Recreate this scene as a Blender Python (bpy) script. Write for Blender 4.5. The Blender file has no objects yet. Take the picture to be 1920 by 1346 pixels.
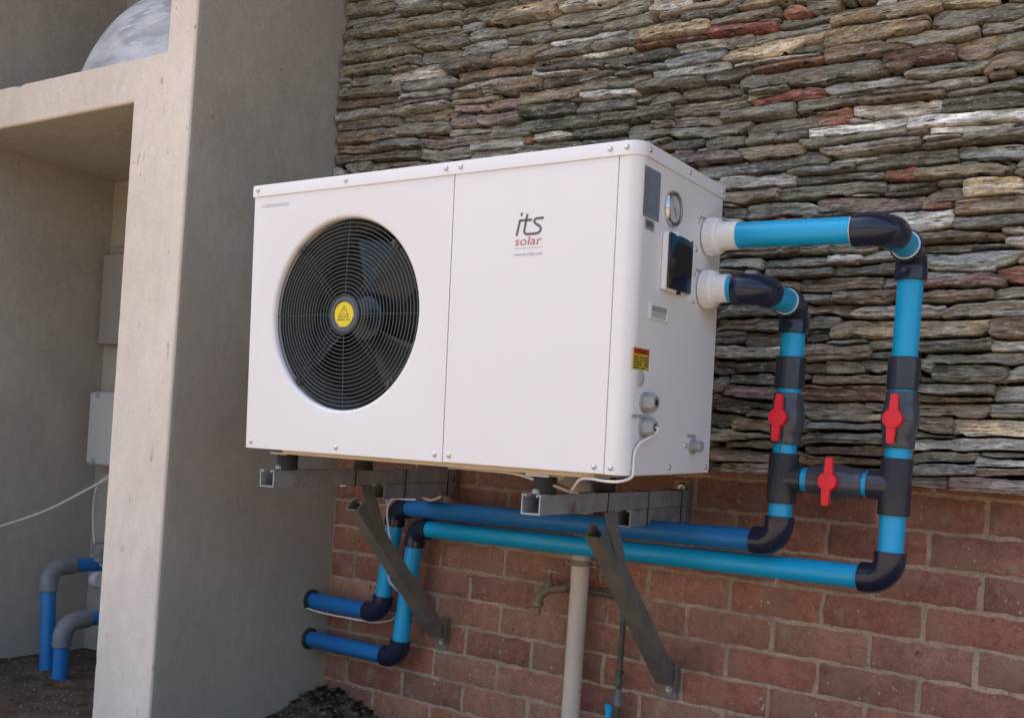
import bpy, math, random
import numpy as np
from mathutils import Vector, Matrix, noise
random.seed(7)
S = bpy.context.scene
COL = S.collection

# ---------------------------------------------------------------- camera, sky, sun, exposure
cam = bpy.data.cameras.new('camera'); cam_ob = bpy.data.objects.new('camera', cam); COL.objects.link(cam_ob)
CAM_LOC = Vector((1.6917, -2.4356, 0.1164)); YAW, PITCH, ROLL = -0.5899, -0.0082, 0.0713
f = Vector((math.sin(YAW)*math.cos(PITCH), math.cos(YAW)*math.cos(PITCH), math.sin(PITCH)))
r0 = Vector((math.cos(YAW), -math.sin(YAW), 0)); u0 = r0.cross(f)
rr = r0*math.cos(ROLL)+u0*math.sin(ROLL); uu = -r0*math.sin(ROLL)+u0*math.cos(ROLL)
cam_ob.matrix_world = Matrix(((rr.x, uu.x, -f.x, CAM_LOC.x), (rr.y, uu.y, -f.y, CAM_LOC.y), (rr.z, uu.z, -f.z, CAM_LOC.z), (0, 0, 0, 1)))
cam.sensor_width = 36; cam.lens = 1913.83/1920*36; cam.shift_y = 0.0969
cam.clip_start = 0.02; cam.clip_end = 500
S.camera = cam_ob

SUN_EL = math.radians(57); SUN_AZ = math.radians(-80)     # azimuth from +Y (behind the wall) towards +X
W_ = bpy.data.worlds.new('World'); S.world = W_; W_.use_nodes = True
nt = W_.node_tree; bg = nt.nodes['Background']
sky = nt.nodes.new('ShaderNodeTexSky'); sky.sky_type = 'NISHITA'; sky.sun_disc = False
sky.sun_elevation = SUN_EL; sky.sun_rotation = SUN_AZ
sky.air_density = 1.0; sky.dust_density = 5.0; sky.ozone_density = 0.3
nt.links.new(sky.outputs[0], bg.inputs[0]); bg.inputs[1].default_value = 0.12
sun = bpy.data.lights.new('sun', 'SUN'); sun.energy = 3.2; sun.angle = math.radians(0.53); sun.color = (1.0, 0.95, 0.87)
sun_ob = bpy.data.objects.new('sun', sun); COL.objects.link(sun_ob); sun_ob.location = (-4, 5, 6)
sd = Vector((math.sin(SUN_AZ)*math.cos(SUN_EL), math.cos(SUN_AZ)*math.cos(SUN_EL), math.sin(SUN_EL)))
sun_ob.rotation_euler = (-sd).to_track_quat('-Z', 'Y').to_euler()
vs = S.view_settings; vs.view_transform = 'Standard'; vs.look = 'None'; vs.gamma = 1; vs.use_curve_mapping = False
vs.exposure = 1.74

# ---------------------------------------------------------------- materials
def lin(r, g, b):
    q = lambda c: ((c/255+0.055)/1.055)**2.4 if c > 10 else c/255/12.92
    return (q(r), q(g), q(b))
def M(name, col, rough=0.5, spec=0.5, metal=0.0, var=0.0, vs_=6.0, bump=0.0, bs=60.0, bdist=0.002, stretch=(1, 1, 1),
      spots=None, attr=None, detail=6, coat=0.0, rvar=0.0, grain=None):
    """spots = list of (scale, threshold, colour, stretch, softness)"""
    m = bpy.data.materials.new(name); m.use_nodes = True; n = m.node_tree; N = n.nodes; L = n.links
    b = N['Principled BSDF']; b.inputs['Roughness'].default_value = rough; b.inputs['Metallic'].default_value = metal
    b.inputs['Specular IOR Level'].default_value = spec
    if coat: b.inputs['Coat Weight'].default_value = coat; b.inputs['Coat Roughness'].default_value = 0.12
    tc = N.new('ShaderNodeTexCoord'); oi = N.new('ShaderNodeObjectInfo')
    add = N.new('ShaderNodeVectorMath'); add.operation = 'MULTIPLY_ADD'
    add.inputs[0].default_value = (1, 1, 1)
    cmb = N.new('ShaderNodeCombineXYZ')
    for i in range(3): L.new(oi.outputs['Random'], cmb.inputs[i])
    L.new(cmb.outputs[0], add.inputs[0]); add.inputs[1].default_value = (17.3, 9.1, 23.7); L.new(tc.outputs['Object'], add.inputs[2])
    def noise_(scale, st, det=detail, rg=0.6):
        mp = N.new('ShaderNodeMapping'); mp.inputs['Scale'].default_value = st; L.new(add.outputs[0], mp.inputs[0])
        t = N.new('ShaderNodeTexNoise'); t.inputs['Scale'].default_value = scale; t.inputs['Detail'].default_value = det
        t.inputs['Roughness'].default_value = rg; L.new(mp.outputs[0], t.inputs['Vector']); return t
    if attr:
        a = N.new('ShaderNodeAttribute'); a.attribute_name = attr; out = a.outputs['Color']
    else:
        a = N.new('ShaderNodeRGB'); a.outputs[0].default_value = (*col, 1); out = a.outputs[0]
    if var:
        t = noise_(vs_, stretch); mr = N.new('ShaderNodeMapRange'); L.new(t.outputs['Fac'], mr.inputs[0])
        mr.inputs[1].default_value = 0.3; mr.inputs[2].default_value = 0.7; mr.inputs[3].default_value = 1-var; mr.inputs[4].default_value = 1+var
        mx = N.new('ShaderNodeVectorMath'); mx.operation = 'SCALE'; L.new(out, mx.inputs[0]); L.new(mr.outputs[0], mx.inputs['Scale']); out = mx.outputs[0]
    for sc, am, st in (grain or []):
        t = noise_(sc, st, 4, 0.7); mr = N.new('ShaderNodeMapRange'); L.new(t.outputs['Fac'], mr.inputs[0])
        mr.inputs[1].default_value = 0.32; mr.inputs[2].default_value = 0.68; mr.inputs[3].default_value = 1-am; mr.inputs[4].default_value = 1+am
        mx = N.new('ShaderNodeVectorMath'); mx.operation = 'SCALE'; L.new(out, mx.inputs[0]); L.new(mr.outputs[0], mx.inputs['Scale']); out = mx.outputs[0]
    for sc, th, c, st, soft in (spots or []):
        t = noise_(sc, st, 3, 0.5); mr = N.new('ShaderNodeMapRange'); L.new(t.outputs['Fac'], mr.inputs[0])
        mr.inputs[1].default_value = th; mr.inputs[2].default_value = th+soft
        mx = N.new('ShaderNodeMix'); mx.data_type = 'RGBA'; L.new(mr.outputs[0], mx.inputs['Factor']); L.new(out, mx.inputs['A'])
        mx.inputs['B'].default_value = (*c, 1); out = mx.outputs['Result']
    L.new(out, b.inputs['Base Color'])
    if rvar:
        t = noise_(9, (1, 1, 1)); mr = N.new('ShaderNodeMapRange'); L.new(t.outputs['Fac'], mr.inputs[0])
        mr.inputs[3].default_value = rough-rvar; mr.inputs[4].default_value = rough+rvar; L.new(mr.outputs[0], b.inputs['Roughness'])
    if bump:
        t = noise_(bs, stretch, 8, 0.65); bp = N.new('ShaderNodeBump'); bp.inputs['Strength'].default_value = bump; bp.inputs['Distance'].default_value = bdist
        L.new(t.outputs['Fac'], bp.inputs['Height']); L.new(bp.outputs[0], b.inputs['Normal'])
    return m
MT = dict(
    slate=M('slate', (0, 0, 0), 0.8, 0.25, var=0.40, vs_=15, bump=1.0, bs=26, bdist=0.008, stretch=(1, 1.5, 5), attr='Col', detail=9, grain=[(22, 0.30, (1, 1, 6)), (45, 0.36, (1, 1, 6)), (140, 0.30, (1, 1, 2))],
            spots=[(50, 0.59, (0.56, 0.54, 0.49), (1, 1, 5.0), 0.12), (9, 0.60, (0.24, 0.155, 0.085), (1, 1, 2.2), 0.25), (28, 0.60, (0.040, 0.037, 0.031), (0.8, 1, 11), 0.06)]),
    joint=M('dark_joint', (0.016, 0.015, 0.013), 0.95, 0.1, var=0.4, vs_=20, bump=0.6, bs=60, bdist=0.006),
    brick=M('brick', (0.30, 0.115, 0.075), 0.9, 0.15, var=0.24, vs_=6, bump=0.8, bs=110, bdist=0.003, attr='Col', grain=[(45, 0.20, (1, 1, 1)), (170, 0.24, (1, 1, 1))],
            spots=[(7, 0.50, (0.33, 0.215, 0.15), (1, 1, 1), 0.35), (26, 0.61, (0.36, 0.26, 0.185), (1, 1, 0.7), 0.16), (85, 0.70, (0.62, 0.55, 0.47), (1.5, 1, 0.7), 0.02), (38, 0.72, (0.10, 0.06, 0.045), (1, 1, 1), 0.04)]),
    mortar=M('mortar', (0.44, 0.33, 0.245), 0.95, 0.15, var=0.24, vs_=9, bump=0.9, bs=60, bdist=0.004, grain=[(120, 0.25, (1, 1, 1))],
             spots=[(50, 0.66, (0.13, 0.085, 0.06), (1, 1, 1), 0.05), (14, 0.60, (0.30, 0.16, 0.11), (1, 1, 1), 0.2)]),
    plaster=M('plaster', (0.74, 0.665, 0.585), 0.88, 0.2, var=0.07, vs_=3.5, bump=0.5, bs=28, bdist=0.006, rvar=0.06, grain=[(26, 0.05, (1, 1, 0.5)), (120, 0.05, (1, 1, 1))],
              spots=[(24, 0.70, (0.50, 0.40, 0.33), (1.5, 1.5, 0.38), 0.03), (70, 0.72, (0.36, 0.28, 0.23), (1.3, 1.3, 0.5), 0.02), (4, 0.56, (0.66, 0.575, 0.49), (1, 1, 0.35), 0.25)]),
    shade_plaster=M('shade_grey_plaster', (0.40, 0.368, 0.318), 0.88, 0.2, var=0.10, vs_=2.2, bump=0.5, bs=26, bdist=0.006, rvar=0.06, grain=[(30, 0.06, (1, 1, 0.6)), (130, 0.06, (1, 1, 1))],  # same plaster as above, darkened: shade of reveals and niche walls in the colour
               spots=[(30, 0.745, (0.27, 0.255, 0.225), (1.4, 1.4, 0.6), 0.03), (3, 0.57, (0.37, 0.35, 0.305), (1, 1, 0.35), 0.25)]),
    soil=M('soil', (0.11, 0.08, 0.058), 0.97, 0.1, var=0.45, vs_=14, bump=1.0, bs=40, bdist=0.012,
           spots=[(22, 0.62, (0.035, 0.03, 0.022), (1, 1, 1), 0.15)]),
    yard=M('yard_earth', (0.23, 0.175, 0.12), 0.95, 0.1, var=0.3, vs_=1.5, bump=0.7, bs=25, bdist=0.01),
    paint=M('white_paint', (0.80, 0.79, 0.80), 0.33, 0.5, var=0.008, vs_=3, bump=0.02, bs=300, bdist=0.0005),
    lid=M('white_lid_paint', (0.81, 0.80, 0.81), 0.36, 0.5, bump=0.02, bs=300, bdist=0.0005),
    blocker=M('blocker_boards', (0.10, 0.07, 0.05), 0.7, 0.3, var=0.2),  # boards of the added light-blocking eave
    cream=M('cream_base', (0.62, 0.50, 0.36), 0.6, 0.3, var=0.1),
    dark=M('dark_plastic', (0.075, 0.076, 0.078), 0.28, 0.5, var=0.1, rvar=0.08),
    blade=M('fan_plastic', (0.020, 0.026, 0.034), 0.28, 0.5),
    inner=M('inner_black', (0.012, 0.013, 0.014), 0.7, 0.3),
    wire=M('wire_grey', (0.10, 0.115, 0.115), 0.4, 0.5),
    spoke=M('spoke_wire', (0.045, 0.05, 0.052), 0.4, 0.5),
    hub=M('hub_grey', (0.075, 0.082, 0.092), 0.4, 0.5, var=0.1),
    yellow=M('yellow_print', lin(226, 205, 20), 0.4),
    dyellow=M('yellow_label', lin(205, 178, 25), 0.45),
    red_print=M('red_print', lin(185, 40, 35), 0.45),
    dprint=M('dark_print', (0.05, 0.05, 0.05), 0.5),
    oprint=M('ochre_print', lin(120, 95, 10), 0.5),
    gprint=M('grey_print', (0.10, 0.10, 0.105), 0.5),
    lgprint=M('light_grey_print', (0.42, 0.42, 0.45), 0.5),
    rprint=M('faded_red_print', lin(190, 90, 105), 0.5),
    white_print=M('white_print', (0.75, 0.75, 0.72), 0.5),
    speclabel=M('silver_blue_label', lin(120, 132, 148), 0.3, 0.5, var=0.12, vs_=25),
    steel=M('steel', (0.62, 0.62, 0.60), 0.28, 0.5, 1.0, rvar=0.1),
    chrome=M('chrome', (0.62, 0.62, 0.61), 0.22, 0.5, 1.0),
    dial=M('dial_face', (0.55, 0.58, 0.60), 0.4),
    smoke=M('smoked_cover', (0.012, 0.015, 0.02), 0.12, 0.5, coat=0.1),
    upvc=M('white_upvc', (0.86, 0.855, 0.84), 0.35, 0.5),
    gland=M('grey_gland', (0.33, 0.34, 0.34), 0.5, 0.4),
    blue=M('sky_blue_pipe', (0.006, 0.40, 0.74), 0.36, 0.5, var=0.07, vs_=5, rvar=0.08, stretch=(1, 1, 1)),
    inkblue=M('dark_blue_ink', (0.008, 0.05, 0.12), 0.5),
    royal=M('royal_blue_pipe', (0.014, 0.18, 0.50), 0.42, 0.5, var=0.1, vs_=8, rvar=0.08),
    cement=M('white_solvent_bead', (0.70, 0.76, 0.80), 0.5),
    fit=M('dark_grey_fitting', (0.017, 0.023, 0.050), 0.14, 0.5, var=0.2, rvar=0.06),
    tee=M('grey_tee', (0.032, 0.036, 0.052), 0.15, 0.5, var=0.15, rvar=0.06),
    midprint=M('mid_print', (0.13, 0.15, 0.18), 0.5),
    valve=M('grey_valve', (0.064, 0.070, 0.090), 0.16, 0.5, var=0.1, rvar=0.06),
    oldfit=M('worn_grey_fitting', (0.19, 0.20, 0.21), 0.5, 0.4, var=0.25, vs_=20),
    red=M('red_handle', lin(238, 28, 48), 0.4, 0.5, var=0.06),
    galv=M('galvanised_steel', (0.34, 0.35, 0.36), 0.48, 0.5, 0.25, var=0.22, vs_=20, grain=[(70, 0.12, (1, 1, 1))], spots=[(12, 0.64, (0.16, 0.12, 0.09), (1, 1, 1), 0.12)], rvar=0.1),
    strut=M('painted_strut', (0.20, 0.19, 0.165), 0.55, 0.4, 0.15, var=0.22, vs_=14, grain=[(80, 0.12, (1, 1, 1))], spots=[(30, 0.68, (0.30, 0.28, 0.25), (1, 1, 0.5), 0.05)], rvar=0.1),
    plate=M('dusty_plate', (0.36, 0.30, 0.22), 0.8, 0.3, 0.1, var=0.3, vs_=25),
    rubber=M('rubber', (0.03, 0.033, 0.033), 0.7, 0.3, var=0.25, vs_=25),
    bpipe=M('beige_downpipe', (0.70, 0.585, 0.48), 0.5, 0.4, var=0.09, vs_=6, spots=[(35, 0.72, (0.33, 0.27, 0.22), (1, 1, 0.5), 0.05)]),
    brass=M('old_brass', (0.25, 0.185, 0.115), 0.55, 0.4, 0.35, var=0.35, vs_=30),
    brassb=M('worn_brass_handle', (0.42, 0.33, 0.24), 0.45, 0.5, 0.4, var=0.2, vs_=30),
    copper=M('verdigris_copper', (0.115, 0.11, 0.08), 0.65, 0.3, 0.25, var=0.3, vs_=30, spots=[(14, 0.56, (0.09, 0.20, 0.14), (1, 1, 1), 0.1)]),
    cable=M('white_cable', (0.70, 0.69, 0.68), 0.45, 0.4),
    gcable=M('grey_white_cable', (0.55, 0.54, 0.50), 0.5, 0.4),
    ebox=M('grey_white_box', (0.50, 0.50, 0.49), 0.45, 0.4),
    gboard=M('grey_board', (0.30, 0.28, 0.255), 0.7, 0.3, var=0.08),
    dome=M('weathered_dome', (0.60, 0.62, 0.63), 0.55, 0.4, var=0.18, vs_=6, stretch=(0.7, 1, 1.6), rvar=0.1, grain=[(30, 0.07, (1, 1, 2))],
           spots=[(7, 0.50, (0.40, 0.43, 0.46), (0.7, 1, 2), 0.10), (14, 0.58, (0.68, 0.70, 0.71), (0.6, 1, 2), 0.08)]),
    soilstone=M('grit', (0.2, 0.17, 0.14), 0.9, 0.2, var=0.4, vs_=30),
    litter=M('dark_leaf_mould', (0.018, 0.019, 0.013), 0.9, 0.2, var=0.5, vs_=30),
)

# ---------------------------------------------------------------- mesh helpers
class MB:
    def __init__(s): s.v = []; s.f = []; s.c = None
    def add(s, vs_, fs): o = len(s.v); s.v += [tuple(p) for p in vs_]; s.f += [tuple(i+o for i in q) for q in fs]; return s
    def box(s, a, b):
        x0, y0, z0 = a; x1, y1, z1 = b
        return s.add([(x0, y0, z0), (x1, y0, z0), (x1, y1, z0), (x0, y1, z0), (x0, y0, z1), (x1, y0, z1), (x1, y1, z1), (x0, y1, z1)],
                     [(3, 2, 1, 0), (4, 5, 6, 7), (0, 1, 5, 4), (1, 2, 6, 5), (2, 3, 7, 6), (3, 0, 4, 7)])
    def sweep(s, path, ring, caps=True, up=None, scales=None, closed=False):
        """ring = list of (a,b) offsets; path = list of points; frame by parallel transport"""
        P = [Vector(p) for p in path]; n = len(P); m = len(ring); T = []
        for i in range(n):
            if closed: d = P[(i+1) % n]-P[i-1]
            else: d = P[min(i+1, n-1)]-P[max(i-1, 0)]
            T.append(d.normalized())
        ref = Vector(up) if up else (Vector((0, 0, 1)) if abs(T[0].z) < 0.9 else Vector((1, 0, 0)))
        A = (ref-T[0]*ref.dot(T[0])).normalized(); vs_ = []
        for i in range(n):
            if i: A = (A-T[i]*A.dot(T[i])).normalized()
            B = T[i].cross(A); k = scales[i] if scales else 1.0
            vs_ += [P[i]+A*(a*k)+B*(b*k) for a, b in ring]
        fs = []
        for i in range(n if closed else n-1):
            for j in range(m):
                k = (j+1) % m; i2 = (i+1) % n
                fs.append((i*m+j, i*m+k, i2*m+k, i2*m+j))
        if caps and not closed: fs += [tuple(range(m))[::-1], tuple(range((n-1)*m, n*m))]
        return s.add(vs_, fs)
    def tube(s, path, r, seg=16, caps=True, scales=None, closed=False):
        return s.sweep(path, [(r*math.cos(2*math.pi*j/seg), r*math.sin(2*math.pi*j/seg)) for j in range(seg)], caps, None, scales, closed)
    def lathe(s, base, axis, prof, seg=24, up=None):
        """prof = [(distance along axis, radius)...]; coincident distances give steps"""
        a = Vector(axis).normalized(); ref = Vector(up) if up else (Vector((0, 0, 1)) if abs(a.z) < 0.9 else Vector((1, 0, 0)))
        A = (ref-a*ref.dot(a)).normalized(); B = a.cross(A); vs_ = []; b = Vector(base)
        for d, r in prof:
            vs_ += [b+a*d+(A*math.cos(2*math.pi*j/seg)+B*math.sin(2*math.pi*j/seg))*max(r, 1e-5) for j in range(seg)]
        fs = []
        for i in range(len(prof)-1):
            for j in range(seg):
                k = (j+1) % seg; fs.append((i*seg+j, i*seg+k, (i+1)*seg+k, (i+1)*seg+j))
        fs += [tuple(range(seg))[::-1], tuple(range((len(prof)-1)*seg, len(prof)*seg))]
        return s.add(vs_, fs)
    def mesh(s, name, m, off=(0, 0, 0), angle=35):
        me = bpy.data.meshes.new(name); o = Vector(off)
        me.from_pydata([tuple(Vector(p)-o) for p in s.v], [], s.f); me.validate(); me.update()
        if s.c is not None:
            at = me.color_attributes.new('Col', 'FLOAT_COLOR', 'POINT')
            at.data.foreach_set('color', np.asarray(s.c, np.float32).ravel())
        me.materials.append(MT[m] if isinstance(m, str) else m)
        if angle:
            me.polygons.foreach_set('use_smooth', [True]*len(me.polygons)); me.set_sharp_from_angle(angle=math.radians(angle))
        return me
ORG = {}
def origin(o):
    while o is not None:
        if o.name in ORG: return ORG[o.name]
        o = o.parent
    return Vector((0, 0, 0))
def obj(name, mb, m, parent=None, bevel=0, angle=35, kind=None, label=None, local=False):
    off = (0, 0, 0) if (local or parent is None) else origin(parent)
    o = bpy.data.objects.new(name, mb.mesh(name, m, off, angle)); COL.objects.link(o); o.parent = parent
    if bevel:
        bv = o.modifiers.new('bevel', 'BEVEL'); bv.width = bevel; bv.segments = 2; bv.limit_method = 'ANGLE'; bv.angle_limit = math.radians(40)
    if kind: o['kind'] = kind
    if label: o['label'] = label
    return o
def thing(name, label, cat, loc=(0, 0, 0), group=None, kind=None):
    o = bpy.data.objects.new(name, None); COL.objects.link(o); o.location = loc; o.empty_display_size = 0.05
    o['label'] = label; o['category'] = cat
    if group: o['group'] = group
    if kind: o['kind'] = kind
    ORG[o.name] = Vector(loc); return o
def tag(o, label, cat, group=None):
    o['label'] = label; o['category'] = cat
    if group: o['group'] = group
    return o
def spline(pts, n=8):
    P = [Vector(p) for p in pts]; out = []
    for i in range(len(P)-1):
        p0 = P[max(i-1, 0)]; p1 = P[i]; p2 = P[i+1]; p3 = P[min(i+2, len(P)-1)]
        for k in range(n):
            t = k/n; out.append(0.5*((2*p1)+(p2-p0)*t+(2*p0-5*p1+4*p2-p3)*t*t+(3*p1-p0-3*p2+p3)*t**3))
    return out+[P[-1]]
def text2d(s, shear=0.0, space=1.0):
    cu = bpy.data.curves.new('lettering', 'FONT'); cu.body = s; cu.size = 1; cu.shear = shear; cu.resolution_u = 3; cu.space_character = space
    ob = bpy.data.objects.new('lettering', cu); COL.objects.link(ob)
    bpy.context.view_layer.update(); dg = bpy.context.evaluated_depsgraph_get()
    me = bpy.data.meshes.new_from_object(ob.evaluated_get(dg)); v = [(p.co.x, p.co.y) for p in me.vertices]; fs = [tuple(p.vertices) for p in me.polygons]
    bpy.data.objects.remove(ob); bpy.data.curves.remove(cu); bpy.data.meshes.remove(me)
    return v, fs
def put_text(mb, s, to3, x0, x1, z0, z1, shear=0.0):
    """fit the word into the rectangle x0..x1, z0..z1 of a plane; to3(a, b) places it"""
    v, fs = text2d(s, shear)
    xs = [p[0] for p in v]; ys = [p[1] for p in v]; ax, bx, ay, by = min(xs), max(xs), min(ys), max(ys)
    mb.add([to3(x0+(p[0]-ax)/(bx-ax)*(x1-x0), z0+(p[1]-ay)/(by-ay)*(z1-z0)) for p in v], fs); return mb
def rough_prism(mb, a, b, axis, step=0.02, amp=0.0022, chip=0.0, cr=0.006, seed=0):
    """a box a..b with rounded, slightly uneven and chipped long edges along axis"""
    i = axis; j, k = [(1, 2), (2, 0), (0, 1)][axis]
    n = max(2, int((b[i]-a[i])/step)); rings = []
    for q in range(n+1):
        t = a[i]+(b[i]-a[i])*q/n; ring = []
        for ci, (sj, sk) in enumerate(((0, 0), (1, 0), (1, 1), (0, 1))):
            nz = noise.noise(Vector((t*9, ci*7.7, seed)))*amp+noise.noise(Vector((t*40, ci*3.7, seed+5)))*amp*0.6
            ch = chip*max(0, noise.noise(Vector((t*16, ci*11.3, seed+9)))-0.38)
            c = cr+abs(nz)*0.5+ch; dj = (b if sj else a)[j]+(-1 if sj else 1)*ch*0.25; dk = (b if sk else a)[k]+(-1 if sk else 1)*(ch*0.25)
            oj, ok = (-1 if sj else 1), (-1 if sk else 1)
            pts = [(dj+oj*c, dk), (dj+oj*c*0.3, dk+ok*c*0.3), (dj, dk+ok*c)]
            if (sj, sk) in ((1, 0), (0, 1)): pts = pts[::-1] if False else pts
            order = {0: [2, 1, 0], 1: [0, 1, 2], 2: [2, 1, 0], 3: [0, 1, 2]}[ci]
            ring += [pts[o] for o in order]
        rings.append((t, ring))
    vs_ = []
    for t, ring in rings:
        for pj, pk in ring:
            p = [0, 0, 0]; p[i] = t; p[j] = pj; p[k] = pk; vs_.append(tuple(p))
    m = 12; fs = []
    for q in range(n):
        for e in range(m): fs.append((q*m+e, q*m+(e+1) % m, (q+1)*m+(e+1) % m, (q+1)*m+e))
    fs += [tuple(range(m))[::-1], tuple(range(n*m, (n+1)*m))]
    return mb.add(vs_, fs)

# ---------------------------------------------------------------- the setting
XC = -0.618            # right face of the plastered pier, where the walls meet it
GZ = -0.76             # ground level

def ground_z(x, y):
    z = GZ+0.012*noise.noise(Vector((x*3, y*3, 0)))+0.006*noise.noise(Vector((x*11, y*11, 3)))
    if x > XC-0.02: z += 0.070*math.exp(-((x+0.56)/0.16)**2-((y+0.04)/0.14)**2)
    return z
g = MB(); xs = [-30, -10, -5, -3]+[-2.2+0.03*i for i in range(151)]+[3, 5, 10, 30]; ys = [-30, -12, -6, -4, -3, -2, -1.6]+[-1.5+0.03*i for i in range(55)]+[0.3]
fl = []
for y in ys:
    for x in xs: fl.append((x, y, ground_z(x, y)))
g.v = fl; nx = len(xs)
for j in range(len(ys)-1):
    for i in range(nx-1): g.f.append((j*nx+i, j*nx+i+1, (j+1)*nx+i+1, (j+1)*nx+i))
ys_mid = None
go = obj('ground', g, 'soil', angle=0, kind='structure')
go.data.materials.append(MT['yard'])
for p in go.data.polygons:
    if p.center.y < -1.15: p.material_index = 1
# grit and clods on the soil
gr = MB(); rnd = random.Random(3)
for i in range(900):
    if i < 500: x, y = rnd.uniform(-1.8, -0.9), rnd.uniform(-0.75, -0.08)
    else: x, y = rnd.gauss(-0.5, 0.16), -abs(rnd.gauss(0.02, 0.12))
    if x < XC+0.005 and x > -0.88: continue
    s = rnd.uniform(0.002, 0.008)*(1.6 if rnd.random() < 0.1 else 1); z = ground_z(x, y)
    a = rnd.uniform(0, 6.28)
    pts = [(x+s*math.cos(a+k*2.1)*rnd.uniform(.7, 1.2), y+s*math.sin(a+k*2.1)*rnd.uniform(.7, 1.2), z-s*0.3) for k in range(3)]
    gr.add(pts+[(x+rnd.uniform(-.3, .3)*s, y+rnd.uniform(-.3, .3)*s, z+s*rnd.uniform(.4, .9))], [(0, 1, 3), (1, 2, 3), (2, 0, 3), (2, 1, 0)])
tag(obj('soil_grit', gr, 'soilstone', angle=0, kind='stuff'), 'loose clods and grit scattered over the bare soil', 'grit')
lf = MB()
for i in range(160):
    x, y = rnd.gauss(-0.50, 0.10), -abs(rnd.gauss(0.02, 0.09))
    if x < XC+0.01: continue
    z = ground_z(x, y)+0.004; s = rnd.uniform(0.006, 0.02); a = rnd.uniform(0, 6.28); c, d = math.cos(a), math.sin(a); h = rnd.uniform(-.5, .9)*s
    lf.add([(x-c*s, y-d*s, z), (x-d*s*.4, y+c*s*.4, z+h*.4+.003), (x+c*s, y+d*s, z+h), (x+d*s*.4, y-c*s*.4, z+h*.3)], [(0, 1, 2, 3)])
tag(obj('leaf_litter', lf, 'litter', angle=0, kind='stuff'), 'dark leaf litter heaped in the corner below the blue pipes', 'leaf litter')

# --- brick wall
BL, BX0, BH = 0.2293, -0.172, 0.083
bw = thing('brick_wall', 'red brick lower wall with pale mortar joints under the slate cladding', 'wall', (0, 0, GZ-0.05))
mo = MB(); nxm, nzm = 90, 34
for j in range(nzm+1):
    for i in range(nxm+1):
        x = XC+(2.6-XC)*i/nxm; z = GZ-0.05+(0.1-GZ+0.05)*j/nzm
        mo.v.append((x, 0.0042+0.0016*noise.noise(Vector((x*14, z*14, 1))), z))
for j in range(nzm):
    for i in range(nxm): a = j*(nxm+1)+i; mo.f.append((a, a+1, a+nxm+2, a+nxm+1))
obj('mortar', mo, 'mortar', bw, angle=60)
core = MB().box((XC, 0.012, GZ-0.05), (2.6, 0.22, 0.1)); obj('wall_core', core, 'joint', bw)
def brick_mesh(x0, x1, seed, tone):
    """front face at y=0, worn uneven arrises; local origin at the brick's lower left corner"""
    rn = random.Random(seed); m = MB(); L = x1-x0; n = max(2, int(L/0.022)); zs = [0, 0.006, 0.036, 0.067, 0.073]
    us = [0, 0.006]+[L*i/n for i in range(1, n)]+[L-0.006, L]
    for j, z in enumerate(zs):
        for i, u in enumerate(us):
            e = (i in (0, len(us)-1)) or (j in (0, len(zs)-1)); y = 0.0032 if e else 0.0
            y += 0.0012*noise.noise(Vector((u*20+seed, z*20, 3)))
            w = 0.0030 if (i in (0, len(us)-1) or j in (0, len(zs)-1)) else 0.0
            m.v.append((u+rn.uniform(-w, w), y, z+rn.uniform(-w, w)))
    k = len(us)
    for j in range(len(zs)-1):
        for i in range(k-1): m.f.append((j*k+i, j*k+i+1, (j+1)*k+i+1, (j+1)*k+i))
    ring = [i for i in range(k)]+[j*k+k-1 for j in range(1, len(zs))]+[(len(zs)-1)*k+i for i in range(k-2, -1, -1)]+[j*k for j in range(len(zs)-2, 0, -1)]
    o = len(m.v); m.v += [(m.v[i][0], 0.02, m.v[i][2]) for i in ring]
    q = len(ring)
    for i in range(q): m.f.append((ring[i], o+i, o+(i+1) % q, ring[(i+1) % q]))
    m.c = [(*tone, 1)]*len(m.v)
    return m
rn = random.Random(11)
tones = [tuple(1.8*c for c in q) for q in ((0.198, 0.086, 0.060), (0.180, 0.080, 0.058), (0.210, 0.102, 0.070), (0.165, 0.077, 0.060), (0.195, 0.095, 0.068), (0.205, 0.086, 0.058), (0.175, 0.087, 0.066), (0.215, 0.110, 0.078))]
var = [brick_mesh(0, BL-0.0105, 40+i, tones[i]).mesh('brick', 'brick', angle=50) for i in range(8)]
for k in range(-2, 9):
    z = -(k+1)*BH+0.005; off = 0.0 if k % 2 == 0 else 0.5
    for n_ in range(-4, 13):
        x0 = BX0+(n_+off-1)*BL+0.0052; x1 = x0+BL-0.0105
        if x1 < XC+0.012 or x0 > 2.35: continue
        me = var[rn.randrange(8)]
        if x0 < XC+0.004:
            x0 = XC+0.004; me = brick_mesh(x0, x1, 90+k, tones[(k+3) % 8]).mesh('brick', 'brick', angle=50)
        b = bpy.data.objects.new('brick', me); COL.objects.link(b); b.parent = bw
        b.location = (x0, rn.uniform(-0.0012, 0.0012), z-(GZ-0.05)+rn.uniform(-0.0012, 0.0012))

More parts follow.
